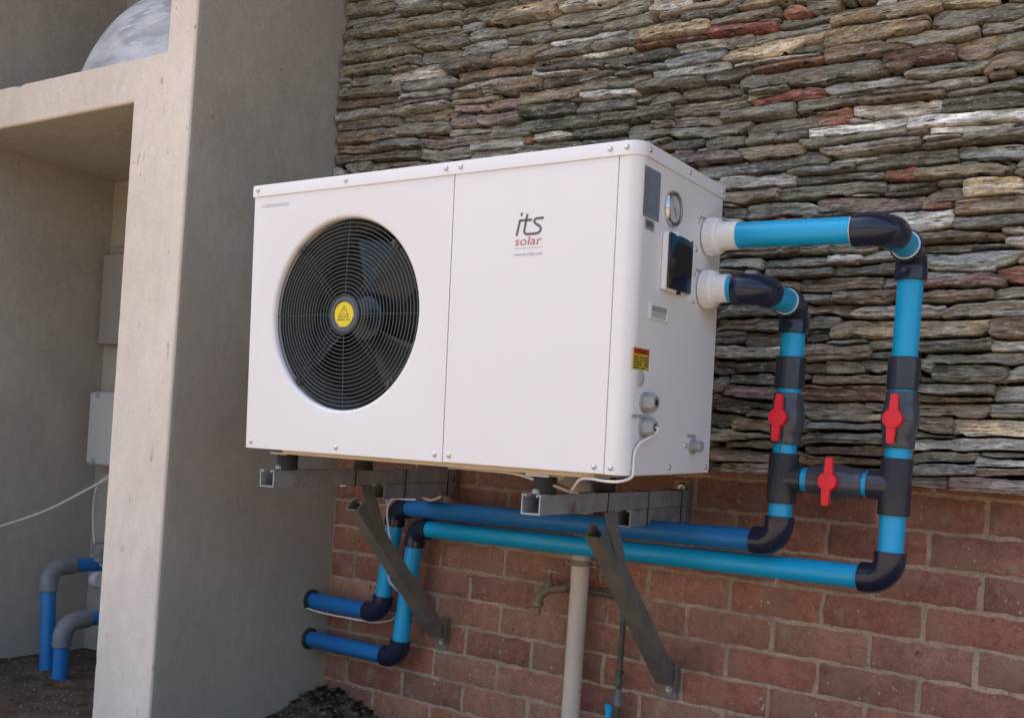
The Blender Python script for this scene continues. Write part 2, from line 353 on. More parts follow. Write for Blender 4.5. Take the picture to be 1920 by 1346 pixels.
# --- stacked slate cladding above the bricks
SEEDS = "-608,1452,-407,1431,30,o;-408,1438,-309,1423,18,l;-391,1410,-224,1395,25,o;-217,1397,-157,1387,11,o;-222,1406,-152,1397,8,o;-157,1363,31,1354,33,o;-23,1322,186,1318,37,t;-617,1417,-391,1410,28,g;-568,1384,-162,1360,40,o;-621,1378,-563,1383,23,g;-163,1324,-86,1326,33,b;-94,1341,-33,1337,21,o;-398,1334,-167,1323,32,o;-609,1339,-398,1328,35,o;-121,1291,150,1285,30,g;-326,1300,-120,1284,30,o;-596,1299,-306,1288,28,o;-139,1253,11,1249,38,b;16,1242,100,1233,9,l;-296,1257,-148,1254,32,o;-35,1216,164,1211,35,t;-602,1263,-296,1253,31,o;-404,1237,-303,1233,13,o;-201,1216,-35,1213,33,d;-154,1183,110,1171,24,n;-409,1216,-202,1207,31,l;-568,1224,-414,1217,33,o;-612,1234,-574,1231,13,g;-616,1220,-580,1215,11,g;-356,1178,-158,1173,30,g;-182,1152,99,1153,14,l;-11,1134,137,1125,33,n;-613,1190,-358,1173,35,o;-363,1149,-188,1145,23,l;-176,1134,-73,1124,24,o;-69,1128,-15,1128,20,o;-621,1161,-367,1146,30,n;-352,1133,-184,1123,18,p;-161,1108,-13,1102,21,t;-432,1125,-347,1125,11,p;-420,1106,-191,1102,22,l;-141,1085,-44,1083,24,p;-40,1082,62,1079,25,p;-614,1117,-430,1109,32,l;-343,1082,-145,1077,30,t;-160,1053,-70,1050,28,p;-70,1042,73,1041,29,p;-606,1084,-351,1076,24,g;11,1022,91,1023,12,o;-603,1054,-365,1049,39,n;-360,1048,-172,1037,34,o;-177,1020,-17,1014,17,l;-248,1018,-183,1011,10,l;-12,1001,143,1003,37,o;-257,998,-11,995,33,p;-457,1012,-281,1007,29,o;-615,1017,-457,1008,30,n;-84,969,96,963,27,l;-270,967,-88,962,26,g;-612,991,-275,971,22,o;-82,945,62,940,20,g;74,942,221,941,20,o;191,1315,366,1303,16,l;157,1285,449,1277,39,o;453,1276,569,1266,23,l;320,1248,464,1246,28,o;467,1248,485,1247,20,n;489,1245,682,1241,18,t;14,1260,315,1243,26,o;393,1221,550,1225,21,l;551,1230,702,1219,28,d;158,1224,386,1225,19,w;442,1198,631,1191,28,T;295,1199,439,1199,20,g;425,1178,621,1174,14,r;117,1198,292,1200,27,g;123,1178,419,1171,18,l;542,1151,735,1144,22,g;340,1148,543,1145,29,d;518,1116,669,1117,32,b;131,1165,336,1146,24,d;118,1152,314,1138,12,l;341,1134,400,1128,12,o;402,1127,470,1124,13,g;379,1112,515,1110,22,g;142,1121,254,1120,24,d;254,1120,378,1122,24,o;313,1109,376,1108,12,w;485,1092,691,1084,21,b;274,1091,481,1084,22,o;626,1066,733,1062,23,d;70,1091,271,1085,32,t;276,1070,437,1062,21,w;446,1070,627,1058,24,o;560,1043,684,1034,33,o;690,1033,715,1032,30,d;433,1043,489,1041,20,o;481,1031,558,1032,27,o;261,1039,427,1032,29,g;246,1059,277,1058,18,d;81,1047,258,1040,32,k;434,1021,472,1021,10,o;335,999,536,999,29,o;539,998,735,997,28,o;138,1000,330,998,33,k;486,968,542,966,21,p;542,967,672,960,22,n;519,978,547,979,8,l;262,965,412,963,25,d;417,959,483,960,24,g;93,967,133,968,20,r;133,966,259,963,20,l;135,949,286,939,15,o;296,942,428,941,15,d;431,940,544,939,14,o;544,936,740,933,25,o;489,924,548,920,8,g;506,910,627,908,22,d;699,1226,824,1218,17,t;814,1197,862,1199,21,r;862,1198,938,1195,15,o;631,1204,806,1198,22,o;808,1170,1027,1168,17,o;629,1174,798,1171,14,R;753,1182,795,1179,8,l;936,1148,1163,1146,24,t;738,1145,931,1149,16,g;924,1114,1141,1111,28,t;673,1108,917,1121,26,T;837,1105,917,1101,11,b;920,1074,1109,1072,15,n;693,1092,916,1082,13,l;757,1071,918,1076,19,r;726,1038,1054,1037,31,o;1052,1039,1205,1039,29,q;746,1014,831,1010,11,o;738,1002,802,1000,11,T;756,991,925,989,20,R;933,992,1148,990,20,g;864,966,1028,967,20,o;677,967,860,967,21,o;1001,939,1185,927,28,l;1153,1120,1334,1103,34,d;1180,1149,1278,1134,10,t;1066,1077,1247,1079,21,o;1252,1084,1336,1083,17,g;1293,1062,1337,1062,11,o;1206,1037,1291,1042,46,n;1293,1036,1339,1038,17,o;1106,1004,1267,999,27,o;1269,993,1341,1001,26,t;1279,973,1316,977,9,n;1030,973,1269,972,17,l;1006,954,1189,953,16,n;1192,955,1344,958,16,g;1189,926,1346,924,36,d;739,927,913,929,25,o;913,931,986,933,27,r;644,897,736,906,23,o;744,896,813,902,14,o;811,898,890,898,16,d;614,891,639,892,8,l;568,870,728,865,24,p;738,864,886,865,30,t;892,898,1115,898,19,w;880,875,1116,877,18,o;621,835,750,835,26,b;751,832,944,834,28,d;941,850,1145,852,19,l;945,823,1051,828,12,l;858,810,1010,812,16,g;695,797,870,794,30,l;875,789,1075,786,20,d;704,761,835,762,28,n;840,760,1073,763,27,o;762,727,925,728,30,b;930,728,1160,721,27,p;701,726,752,727,26,d;711,742,736,741,8,l;752,699,886,702,14,r;907,698,996,701,11,d;991,917,1030,914,8,l;1118,893,1349,886,23,w;1165,870,1343,866,15,w;1123,872,1163,871,11,n;1152,860,1227,858,10,l;1151,847,1234,844,13,n;1232,849,1352,850,16,o;1057,829,1218,829,17,o;1226,818,1354,819,29,b;1014,807,1224,810,24,o;1227,798,1266,799,8,d;1268,799,1324,797,10,d;1075,788,1145,786,28,r;1145,782,1321,780,27,t;1340,784,1356,791,26,t;1321,786,1338,787,16,o;1074,752,1183,755,26,d;1187,757,1238,755,8,g;1169,727,1242,734,32,o;1245,738,1359,740,37,T;1165,708,1220,706,15,r;1229,700,1361,704,31,n;1070,681,1221,675,45,l;1227,669,1364,668,27,d;1008,746,1064,744,8,o;897,627,1060,623,16,o;701,627,881,627,21,n;706,603,808,601,23,o;810,603,960,603,27,g;962,601,1036,604,15,l;1038,604,1104,605,16,l;984,576,1116,581,24,d;705,582,762,580,9,g;764,584,790,582,8,l;824,575,975,574,20,d;905,545,1081,546,31,n;1087,544,1118,545,22,p;864,546,901,540,16,n;913,513,976,512,20,g;977,516,1118,513,24,n;930,488,1032,484,22,n;1036,481,1223,479,22,l;709,487,854,489,26,d;932,463,997,463,22,d;990,441,1314,445,38,t;707,457,810,458,26,n;810,451,871,453,23,d;707,424,776,426,28,d;779,419,871,423,30,d;972,412,1056,416,9,g;931,423,971,425,20,d;707,388,871,389,23,l;931,389,1071,395,29,n;1072,408,1124,410,17,o;1080,384,1125,386,13,d;1171,406,1316,406,23,d;1148,640,1291,637,21,n;1294,637,1330,635,20,n;1336,625,1378,624,24,l;1331,643,1377,641,8,l;1164,619,1337,619,17,g;1172,589,1352,588,37,b;1174,559,1258,559,13,l;1171,539,1330,544,23,q;1324,554,1401,554,34,r;1171,514,1316,514,27,n;1320,516,1403,516,24,g;1231,483,1405,485,33,g;1318,439,1408,442,38,n;1320,404,1411,405,18,l;929,352,974,350,20,n;976,353,1064,356,27,o;1066,359,1119,360,28,o;761,350,866,354,25,d;706,351,755,350,31,d;752,326,787,327,23,d;791,325,868,327,25,d;709,307,737,311,31,d;746,295,873,294,25,p;953,328,1116,331,22,n;928,298,1119,301,29,q;710,263,797,261,28,d;802,266,862,263,20,d;802,246,856,248,20,o;930,251,1073,256,36,l;1078,269,1112,270,17,o;1077,247,1116,247,14,T;713,222,757,219,31,d;766,214,866,216,28,n;951,220,1117,225,17,g;710,188,855,193,18,o;758,170,866,173,20,o;943,192,1119,202,26,o;948,170,1126,169,22,p;711,139,866,143,28,p;927,140,1123,150,24,n;742,104,866,113,30,n;714,105,739,104,26,d;876,111,1127,127,22,d;1196,378,1381,380,24,o;1178,358,1206,359,27,o;1213,344,1352,347,35,o;1350,341,1407,345,28,o;1178,331,1213,331,12,d;1179,311,1330,312,22,o;1181,290,1324,293,13,n;1334,308,1420,312,35,l;1182,266,1326,271,27,n;1328,269,1422,273,26,g;1190,231,1257,234,32,n;1257,232,1425,238,33,T;1184,211,1261,210,8,g;1183,194,1427,203,24,l;1324,175,1429,180,9,o;1180,161,1304,169,20,g;1307,159,1430,168,21,l;1184,139,1306,145,27,g;1311,140,1431,144,21,p;1184,104,1256,112,25,g;1259,110,1433,119,36,p"
PAL = dict(o=(.152, .143, .112), g=(.185, .178, .155), d=(.090, .086, .070), l=(.34, .325, .29), w=(.46, .445, .41), b=(.215, .222, .208), t=(.225, .182, .122),
           T=(.385, .325, .235), r=(.215, .098, .068), R=(.205, .075, .060), q=(.125, .078, .062), n=(.155, .118, .085), p=(.180, .138, .122), k=(.075, .078, .058))
sw = thing('stone_wall', 'stacked slate cladding of long grey, olive and rusty split stones', 'wall', (0, 0, 0.09))
SX0, SX1, SZ0, SZ1, RES = XC+0.002, 2.3, 0.094, 1.98, 0.0022
NX, NZ = int((SX1-SX0)/RES), int((SZ1-SZ0)/RES)
GX = SX0+(np.arange(NX)+0.5)*RES; GZs = SZ0+(np.arange(NZ)+0.5)*RES
best = np.full((NZ, NX), 0.011); who = np.full((NZ, NX), -1, np.int32); stones = []
def put_stone(x0, z0, x1, z1, th, tone):
    a = math.hypot(x1-x0, z1-z0)/2; b = th/2; u = ((x1-x0)/(2*a), (z1-z0)/(2*a)); cx, cz = (x0+x1)/2, (z0+z1)/2; idx = len(stones)
    m = 0.03; ex = a*abs(u[0])+b+m; ez = a*abs(u[1])+b+m
    i0, i1 = max(0, int((cx-ex-SX0)/RES)), min(NX, int((cx+ex-SX0)/RES)+1); j0, j1 = max(0, int((cz-ez-SZ0)/RES)), min(NZ, int((cz+ez-SZ0)/RES)+1)
    stones.append(dict(c=(cx, cz), u=u, a=a, b=b, tone=tone, w=(i0, i1, j0, j1)))
    if i0 >= i1 or j0 >= j1: return
    X, Z = np.meshgrid(GX[i0:i1]-cx, GZs[j0:j1]-cz)
    s = X*u[0]+Z*u[1]; t = -X*u[1]+Z*u[0]; r = 0.16*b
    h_ = random.Random(idx*13+5); k0, k1 = h_.uniform(-0.9, 0.9), h_.uniform(-0.9, 0.9)
    t = t+0.0013*np.sin(s*33+idx)+0.0009*np.sin(s*87+idx*2.3)+0.0009*np.sign(np.sin(s*61+idx*1.7)); s = s-t*np.where(s > 0, k1, k0)
    qx, qy = np.abs(s)-(a-r), np.abs(t)-(b-r)
    d = np.hypot(np.maximum(qx, 0), np.maximum(qy, 0))+np.minimum(np.maximum(qx, qy), 0)-r
    sub = best[j0:j1, i0:i1]; hit = d < sub
    sub[hit] = d[hit]; who[j0:j1, i0:i1][hit] = idx
for q in SEEDS.split(';'):
    v = q.split(','); put_stone(*[int(c)/1000 for c in v[:5]], v[5])
N_TRACED = len(stones)
rs = random.Random(21); z = SZ0+0.010          # chips in the gaps, and the courses outside the picture and behind the unit
while z < SZ1-0.01:
    th = rs.uniform(0.016, 0.036); x = SX0+rs.uniform(0, 0.1)
    while x < SX1-0.02:
        ln = rs.uniform(0.09, 0.25); xe = min(x+ln, SX1-0.005); j = int((z-SZ0)/RES); i0, i1 = int((x-SX0)/RES), int((xe-SX0)/RES)
        free = best[j, i0:i1] > 0.0108; run = 0; br = (0, 0)
        for q in range(len(free)+1):
            if q < len(free) and free[q]: run += 1
            else:
                if run > br[1]-br[0]: br = (q-run, q)
                run = 0
        if br[1]-br[0] > 8:
            xa, xb = SX0+(i0+br[0])*RES, SX0+(i0+br[1])*RES; sl = (xb-xa)*rs.uniform(-0.03, 0.03)
            jj = j
            up = 0
            while jj+up+1 < NZ and up < th/RES and best[jj+up+1, (i0+(br[0]+br[1])//2)] > 0.0108: up += 1
            hh = max(0.006, min(th, up*RES))
            put_stone(xa+0.003, z+hh/2-sl, xb-0.003, z+hh/2+sl, hh, rs.choice('ooggddnnbtpl'))
        x = xe+0.004
    z += 0.012
def stone_mesh(i, mb):
    """one split-faced slab cut to its own cell of the wall; returns its vertices in wall coordinates"""
    st = stones[i]; i0, i1, j0, j1 = st['w']; m = who[j0:j1, i0:i1] == i
    if m.sum() < 26: return None
    X, Z = np.meshgrid(GX[i0:i1]-st['c'][0], GZs[j0:j1]-st['c'][1]); u = st['u']
    s = (X*u[0]+Z*u[1])[m]; t = (-X*u[1]+Z*u[0])[m]; rn = random.Random(i*7+1)
    smin, smax = s.min()+0.0008, s.max()-0.0008; L = smax-smin
    if L < 0.012: return None
    n = max(4, int(L/0.0075)); ds = L/n; lo, hi = [], []
    for q in range(n):
        sel = (s >= smin+q*ds-0.0015) & (s <= smin+(q+1)*ds+0.0015)
        if sel.sum() == 0: lo.append(lo[-1] if lo else 0); hi.append(hi[-1] if hi else 0); continue
        lo.append(t[sel].min()-RES/2); hi.append(t[sel].max()+RES/2)
    lo = np.array(lo); hi = np.array(hi)
    k = np.array([1, 2, 3, 4, 3, 2, 1])/16
    lo2 = np.convolve(np.pad(lo, 3, 'edge'), k, 'valid'); hi2 = np.convolve(np.pad(hi, 3, 'edge'), k, 'valid')
    def snaps():
        """an arris that runs straight and breaks off in small steps"""
        v_, o_ = rn.uniform(0.0018, 0.0036), []
        for q in range(n):
            if rn.random() < 0.13: v_ = rn.uniform(0.0012, 0.0062)
            o_.append(v_)
        return np.array(o_)
    kk_ = min(1, 55*(hi2-lo2).mean()); lo2 = lo2+snaps()*kk_; hi2 = hi2-snaps()*kk_
    bad = hi2-lo2 < 0.003; mid = (hi2+lo2)/2; lo2[bad] = mid[bad]-0.0015; hi2[bad] = mid[bad]+0.0015
    S_ = smin+(np.arange(n)+0.5)*ds; S_ = np.concatenate([[smin], S_, [smax]]); lo2 = np.concatenate([[lo2[0]+0.2*(hi2[0]-lo2[0])], lo2, [lo2[-1]+0.2*(hi2[-1]-lo2[-1])]])
    hi2 = np.concatenate([[hi2[0]-0.25*(hi2[0]-lo2[0])], hi2, [hi2[-1]-0.25*(hi2[-1]-lo2[-1])]])
    th = float(np.mean(hi2-lo2)); nv = int(min(9, max(3, th/0.0045))); V_ = [0, 0.05]+[0.05+0.9*(q+1)/(nv+1) for q in range(nv)]+[0.95, 1]
    proud = 0.112+rn.uniform(-0.018, 0.016); lean = rn.uniform(-0.016, 0.003); twist = rn.uniform(-0.008, 0.008); base = np.array(PAL[st['tone']])*rn.uniform(1.45, 2.45)
    alt = np.array(rn.choice(((.175, .160, .125), (.17, .162, .138), (.215, .206, .182), (.165, .135, .105))))*rn.uniform(1.4, 1.9)
    vs_, cs = [], []; K = len(S_); led = min(th/0.007, rn.uniform(2.2, 5.0)); terr = [rn.uniform(-0.0072, 0.0060) for _ in range(9)]
    for vi, v in enumerate(V_):
        for q in range(K):
            tt = lo2[q]+(hi2[q]-lo2[q])*v; ss = S_[q]
            nz = noise.noise(Vector((ss*14, tt*150, i*3.1)))*0.0020+noise.noise(Vector((ss*80, tt*300, i*1.7)))*0.0024
            lv = v*led+0.55*noise.noise(Vector((ss*9, 0.3, i*2.2)))+0.30*noise.noise(Vector((ss*70, v*3, i*4.2))); fl_ = math.floor(lv); k_ = min(1, (lv-fl_)*7)
            y = proud+lean*(v-0.5)+twist*(ss/max(L, .05))+nz+(terr[int(fl_) % 9]*(1-k_)+terr[int(fl_+1) % 9]*k_)
            if vi in (0, len(V_)-1): y -= 0.007
            elif vi in (1, len(V_)-2): y -= 0.0012
            if q in (0, K-1): y -= 0.008
            elif q in (1, K-2): y -= 0.002
            x = st['c'][0]+ss*u[0]-tt*u[1]; zz = st['c'][1]+ss*u[1]+tt*u[0]
            vs_.append((max(x, XC+0.001), -y, max(zz, 0.092)))
            sh = 1+0.30*noise.noise(Vector((ss*13, tt*60, i*5.3)))+0.22*noise.noise(Vector((ss*45, tt*220, i)))
            mxk = max(0.0, min(0.6, 0.12+1.1*noise.noise(Vector((ss*10, tt*35, i*9.1)))))
            if st['tone'] in 'rRT': mxk *= 0.6
            cs.append((*((base*(1-mxk)+alt*mxk)*sh), 1))
    R = len(V_); fs = []
    for a in range(R-1):
        for q in range(K-1): fs.append((a*K+q, a*K+q+1, (a+1)*K+q+1, (a+1)*K+q))
    ring = list(range(K))+[a*K+K-1 for a in range(1, R)]+[(R-1)*K+q for q in range(K-2, -1, -1)]+[a*K for a in range(R-2, 0, -1)]
    o = len(vs_); vs_ += [(vs_[p][0], -0.062, vs_[p][2]) for p in ring]; cs += [cs[p] for p in ring]; w = len(ring)
    fs += [(ring[p], o+p, o+(p+1) % w, ring[(p+1) % w]) for p in range(w)]
    if mb.c is None: mb.c = []
    mb.add(vs_, fs); mb.c += cs
    return th*L
cells = np.bincount(who[who >= 0], minlength=len(stones))
order = sorted(range(N_TRACED), key=lambda i: -cells[i]); single = set(order[:297])
rest = MB()
for i in range(len(stones)):
    if i in single:
        mb = MB()
        if stone_mesh(i, mb) is None: continue
        cx, cz = stones[i]['c']; o = bpy.data.objects.new('stone', mb.mesh('stone', 'slate', (cx, -0.1, cz), 0)); COL.objects.link(o)
        o.parent = sw; o.location = (cx, -0.1, cz-0.09)
    else: stone_mesh(i, rest)
obj('small_stones', rest, 'slate', sw, angle=0, kind='stuff')
bk = MB().box((XC+0.0005, -0.066, 0.098), (2.3, 0.22, 1.97)); obj('mortar_backing', bk, 'joint', sw)

# --- plastered pier with open niches
pn = thing('plaster_niche', 'cream plastered pier and shelf framing two open niches beside the slate', 'niche', (-0.75, -0.66, GZ))
def lit_shade_plaster(o):
    """front faces stay cream; side faces get the plaster darkened to stand for shade"""
    o.data.materials.append(MT['shade_plaster'])
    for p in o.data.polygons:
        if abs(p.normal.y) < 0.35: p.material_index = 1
def frame_ring(step=0.018):
    """front outline of pier, shelf and upper post in one, with uneven, chipped arrises"""
    P = [(-0.872, GZ-0.08), (-0.872, 1.022), (-1.83, 1.030), (-1.83, 1.160), (-0.735, 1.145), (-0.735, 2.66), (XC, 2.66), (XC, GZ-0.08)]
    out = []
    for a in range(len(P)):
        p, q = Vector(P[a]), Vector(P[(a+1) % len(P)]); L_ = (q-p).length; n_ = max(1, int(L_/step)); d = (q-p).normalized(); nn = Vector((d.y, -d.x))
        for k in range(n_):
            c = p+d*(L_*k/n_); out.append((c, nn if k else None))
    m_ = len(out); res = []
    for k, (c, nn) in enumerate(out):
        if nn is None:
            n1 = out[(k+1) % m_][1] or Vector((0, 1)); n0 = out[k-1][1] or Vector((0, 1)); nn = (n0+n1)
            nn = nn/max(0.5, nn.length_squared/2)
        res.append((c, nn))
    return res
fr_ = frame_ring(); fm = MB(); m_ = len(fr_); lay = []
def chip(c, s):
    z = noise.noise(Vector((c.x*26, c.y*26, s)))*0.0016+noise.noise(Vector((c.x*70, c.y*70, s+4)))*0.0012
    return z+0.016*max(0, noise.noise(Vector((c.x*15, c.y*15, s+8)))-0.42)+(0.009*max(0, 1-abs(c.x+1.47)/0.03) if c.y > 1.1 else 0)
for (c, nn) in fr_: e = chip(c, 1.0); q = c+nn*(0.0055+abs(e)*1.1); fm.v.append((q.x, -0.661, q.y))
for (c, nn) in fr_: e = chip(c, 1.0); q = c+nn*(0.0018+abs(e)*0.6); fm.v.append((q.x, -0.6588-abs(e)*0.0+0.3*abs(e), q.y))
for (c, nn) in fr_: e = chip(c, 1.0); q = c+nn*(0.0+max(0, e)*0.18); fm.v.append((q.x, -0.6545+abs(e)*0.8, q.y))
for (c, nn) in fr_: fm.v.append((c.x, -0.640, c.y))
for (c, nn) in fr_: fm.v.append((c.x, 0.010, c.y))
for a in range(4):
    for k in range(m_): fm.f.append((a*m_+k, a*m_+(k+1) % m_, (a+1)*m_+(k+1) % m_, (a+1)*m_+k))
fm.f.append(tuple(range(m_)))
nf = obj('niche_frame', fm, 'plaster', pn, angle=30); nf.data.materials.append(MT['shade_plaster'])
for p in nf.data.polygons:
    if abs(p.normal.y) < 0.25: p.material_index = 1  # sideways faces take the darker plaster, their shade put into the colour
sl = MB().box((-2.05, -0.75, GZ-0.08), (-1.82, 0.0, 2.66)); obj('side_wall', sl, 'shade_plaster', pn)
bk = MB().box((-1.8195, -0.06, GZ-0.08), (-0.6185, 0.2, 2.66)); obj('back_wall', bk, 'shade_plaster', pn)
# the rest of the house front, which keeps the sun off everything here
hw = thing('house_wall', 'plain plastered house wall continuing above the slate and beyond the niche, its unseen left wing brought forward to block the sun', 'wall', (0, 0.1, 2))
obj('upper_wall', MB().box((XC+0.0005, -0.08, 1.985), (6, 0.22, 2.66)), 'plaster', hw)
obj('right_wall', MB().box((2.605, -0.08, GZ-0.08), (6, 0.22, 1.984)), 'plaster', hw)
obj('blocker_left_wall', MB().box((-6, -1.4, GZ-0.08), (-2.055, 0.2, 2.66)), 'plaster', hw)  # unseen wing, brought forward to block the sun from the left

ea = thing('blocker_eave', 'dark boarded eave added out of view above the stone wall to block overhead sky light', 'roof', (0, 0, 2.66))  # unseen eave, added to cut the overhead sky and deepen side shade
obj('blocker_soffit', MB().box((-6, -1.05, 2.662), (6, 0.22, 2.70)), 'blocker', ea)
obj('blocker_fascia', MB().box((-6, -1.08, 2.60), (6, -1.052, 2.80)), 'blocker', ea)

# ---------------------------------------------------------------- heat pump
W, H, D, S1, S2, LID = 0.9719, 0.5964, 0.3878, 0.5645, 0.9295, 0.0265
hp = thing('heat_pump', 'white wall-hung pool heat pump with a round black fan grille and its solar lettering', 'heat pump', (-0.124, -0.8248, 0.0789))
ax, ay, az = 0.0359, -0.0058, 0.0149
hp.rotation_euler = (ax, ay, az)
def part(name, mb, m, bevel=0, angle=35, parent=None, label=None, kind=None):
    return obj(name, mb, m, parent or hp, bevel, angle, kind, label, local=True)
FC, FR = (0.2805, 0.300), 0.2062
# fan panel: flat sheet with a rolled-in round opening
fp = MB(); N_ = 96; x0, x1, z0, z1 = 0.0, S1-0.0009, 0.0, H-LID+0.004
rims = [(FR+0.008, 0.0), (FR+0.004, 0.0005), (FR+0.001, 0.0028), (FR-0.0005, 0.008), (FR-0.0005, 0.022)]
def edge_pt(a):
    c, s = math.cos(a), math.sin(a); k = 1e9
    if c > 1e-6: k = min(k, (x1-FC[0])/c)
    if c < -1e-6: k = min(k, (x0-FC[0])/c)
    if s > 1e-6: k = min(k, (z1-FC[1])/s)
    if s < -1e-6: k = min(k, (z0-FC[1])/s)
    return (FC[0]+c*k, FC[1]+s*k)
angs = sorted([2*math.pi*i/N_ for i in range(N_)]+[math.atan2(z-FC[1], x-FC[0]) % (2*math.pi) for x in (x0, x1) for z in (z0, z1)]); n = len(angs)
for a in angs: p = edge_pt(a); fp.v.append((p[0], 0.018, p[1]))
for a in angs: p = edge_pt(a); fp.v.append((p[0], 0.0, p[1]))
for r, y in rims:
    for a in angs: fp.v.append((FC[0]+r*math.cos(a), y, FC[1]+r*math.sin(a)))
for k in range(len(rims)+1):
    for i in range(n): fp.f.append((k*n+i, k*n+(i+1) % n, (k+1)*n+(i+1) % n, (k+1)*n+i))
part('fan_panel', fp, 'paint', angle=40)
part('service_panel', MB().box((S1+0.0009, 0, 0), (S2-0.0009, 0.018, H-LID+0.004)), 'paint', bevel=0.0012)
def corner_path(off, xs, ye, r, n=10):
    """plan outline from the front seam round the right front corner to the rear edge"""
    c = (W-r, r); return [(xs, -off)]+[(c[0]+(r+off)*math.sin(t*math.pi/2/n), c[1]-(r+off)*math.cos(t*math.pi/2/n)) for t in range(n+1)]+[(W+off, ye)]
cp = MB(); pl = corner_path(0, S2+0.0009, D, 0.026)
for z in (0, H-LID+0.004):
    cp.v += [(x, y, z) for x, y in pl]
for z in (0, H-LID+0.004):
    cp.v += [(x-0.0 if i == 0 else x-0.012, y+0.014 if i < 6 else y, z) for i, (x, y) in enumerate(pl)]
k = len(pl)
for i in range(k-1):
    cp.f += [(i, i+1, k+i+1, k+i), (2*k+i, 3*k+i, 3*k+i+1, 2*k+i+1), (i, 2*k+i, 2*k+i+1, i+1), (k+i, k+i+1, 3*k+i+1, 3*k+i)]
cp.f += [(0, k, 3*k, 2*k), (k-1, 3*k-1, 4*k-1, 2*k-1)]
part('corner_panel', cp, 'paint', angle=30)
part('rear_panel', MB().box((0.004, D-0.02, 0), (W-0.0125, D, H-LID)), 'paint', bevel=0.0012)
part('left_panel', MB().box((0, 0.0182, 0), (0.012, D-0.0202, H-LID+0.004)), 'paint', bevel=0.0012)
li = MB(); o = 0.0032; top = [(-o, D+o), (-o, -o)]+corner_path(o, S2, D+o, 0.026)[1:]; m_ = len(top)
prof = [(H-LID, 0.0), (H-0.0045, 0.0), (H-0.0012, 0.0013), (H, 0.0046)]
cxm, cym = W/2, D/2
def inset(p, e): return (p[0]+(e if p[0] < cxm else -e), p[1]+(e if p[1] < cym else -e))
for z, e in prof: li.v += [(*inset(p, e), z) for p in top]
for a in range(3):
    for i in range(m_): li.f.append((a*m_+i, a*m_+(i+1) % m_, (a+1)*m_+(i+1) % m_, (a+1)*m_+i))
li.v += [(*inset(p, 0.0026), H-LID) for p in top]
li.f += [tuple(range(3*m_, 4*m_))]+[(i, 4*m_+i, 4*m_+(i+1) % m_, (i+1) % m_) for i in range(m_)]
part('lid', li, 'lid', angle=30)
part('base_pan', MB().box((0.10, 0.020, -0.0095), (0.90, D-0.02, -0.0005)), 'cream')
# fan housing
shr = MB(); shr.lathe((FC[0], 0.0215, FC[1]), (0, 1, 0), [(0, FR-0.0012), (0.02, FR-0.004), (0.045, FR-0.012), (0.10, FR-0.016)], 72); shr.f = shr.f[:-2]
part('fan_shroud', shr, 'dark')
part('fan_cavity', MB().lathe((FC[0], 0.118, FC[1]), (0, 1, 0), [(0, FR+0.02), (0.16, FR+0.02), (0.16, 0.0)], 48), 'inner')
fhub = MB().lathe((FC[0], 0.070, FC[1]), (0, 1, 0), [(0, 0.0), (0, 0.040), (0.004, 0.048), (0.045, 0.054)], 40)
part('fan_hub', fhub, 'blade', angle=50)
for b_ in range(3):
    bl = MB(); a0 = math.radians(20+120*b_); nr, na = 9, 12
    for i in range(nr+1):
        t = i/nr; r = 0.05+(FR-0.024-0.05)*t; w0 = math.radians(72-14*t); sk = math.radians(22*t)
        for j in range(na+1):
            q = j/na; a = a0+sk+w0*q; bl.v.append((FC[0]+r*math.cos(a), 0.070+0.05*(1-q)+0.012*math.sin(q*3.1), FC[1]+r*math.sin(a)))
    for i in range(nr):
        for j in range(na): c = i*(na+1)+j; bl.f.append((c, c+1, c+na+2, c+na+1))
    ob = part('fan_blade', bl, 'blade', angle=60); so = ob.modifiers.new('thick', 'SOLIDIFY'); so.thickness = 0.004
# wire grille: domed rings on radial wires
GRI = MB()
def gy(r): return 0.0125-0.008*(1-(r/FR)**2)
rings = [0.0425+0.00855*i for i in range(20)]
for r in rings:
    GRI.tube([(FC[0]+r*math.cos(2*math.pi*i/64), gy(r), FC[1]+r*math.sin(2*math.pi*i/64)) for i in range(64)], 0.00098, 6, closed=True)
gw = part('grille_rings', GRI, 'wire', angle=60)
def spoke(a, off):
    m = MB(); c, s = math.cos(a), math.sin(a); pts = []
    for i in range(12):
        r = 0.036+(FR+0.001-0.036)*i/11; pts.append((FC[0]+r*c-off*s, gy(r)+0.0024, FC[1]+r*s+off*c))
    m.tube(pts, 0.0011, 6); return m
for a in (0, 90, 180, 270): part('grille_spoke', spoke(math.radians(a), 0), 'spoke', angle=60)
for a in (47, 133, 227, 313):
    for q in (-0.006, 0.006): part('grille_spoke', spoke(math.radians(a), q), 'spoke', angle=60)
    c, s = math.cos(math.radians(a)), math.sin(math.radians(a))
    cl = MB(); r = FR-0.011; cl.box((-0.011, 0.006, -0.005), (0.011, 0.017, 0.005)); cl.box((-0.004, 0.002, -0.004), (0.004, 0.007, 0.004))
    cl.v = [(FC[0]+r*c+p[2]*c-p[0]*s, p[1], FC[1]+r*s+p[2]*s+p[0]*c) for p in cl.v]; part('grille_clip', cl, 'spoke', bevel=0.0015)
ghub = part('grille_hub', MB().lathe((FC[0], 0.014, FC[1]), (0, -1, 0), [(0, 0.041), (0.007, 0.041), (0.010, 0.038), (0.010, 0.030), (0.0085, 0.029), (0.0085, 0.0)], 48), 'hub', angle=40)
YS = 0.0053; c2 = lambda a, b: (FC[0]+a, YS-0.0006, FC[1]+b)
st = part('warning_sticker', MB().lathe((FC[0], YS+0.0005, FC[1]), (0, -1, 0), [(0, 0.0282), (0.0003, 0.0282)], 48), 'white_print', parent=ghub, angle=0)
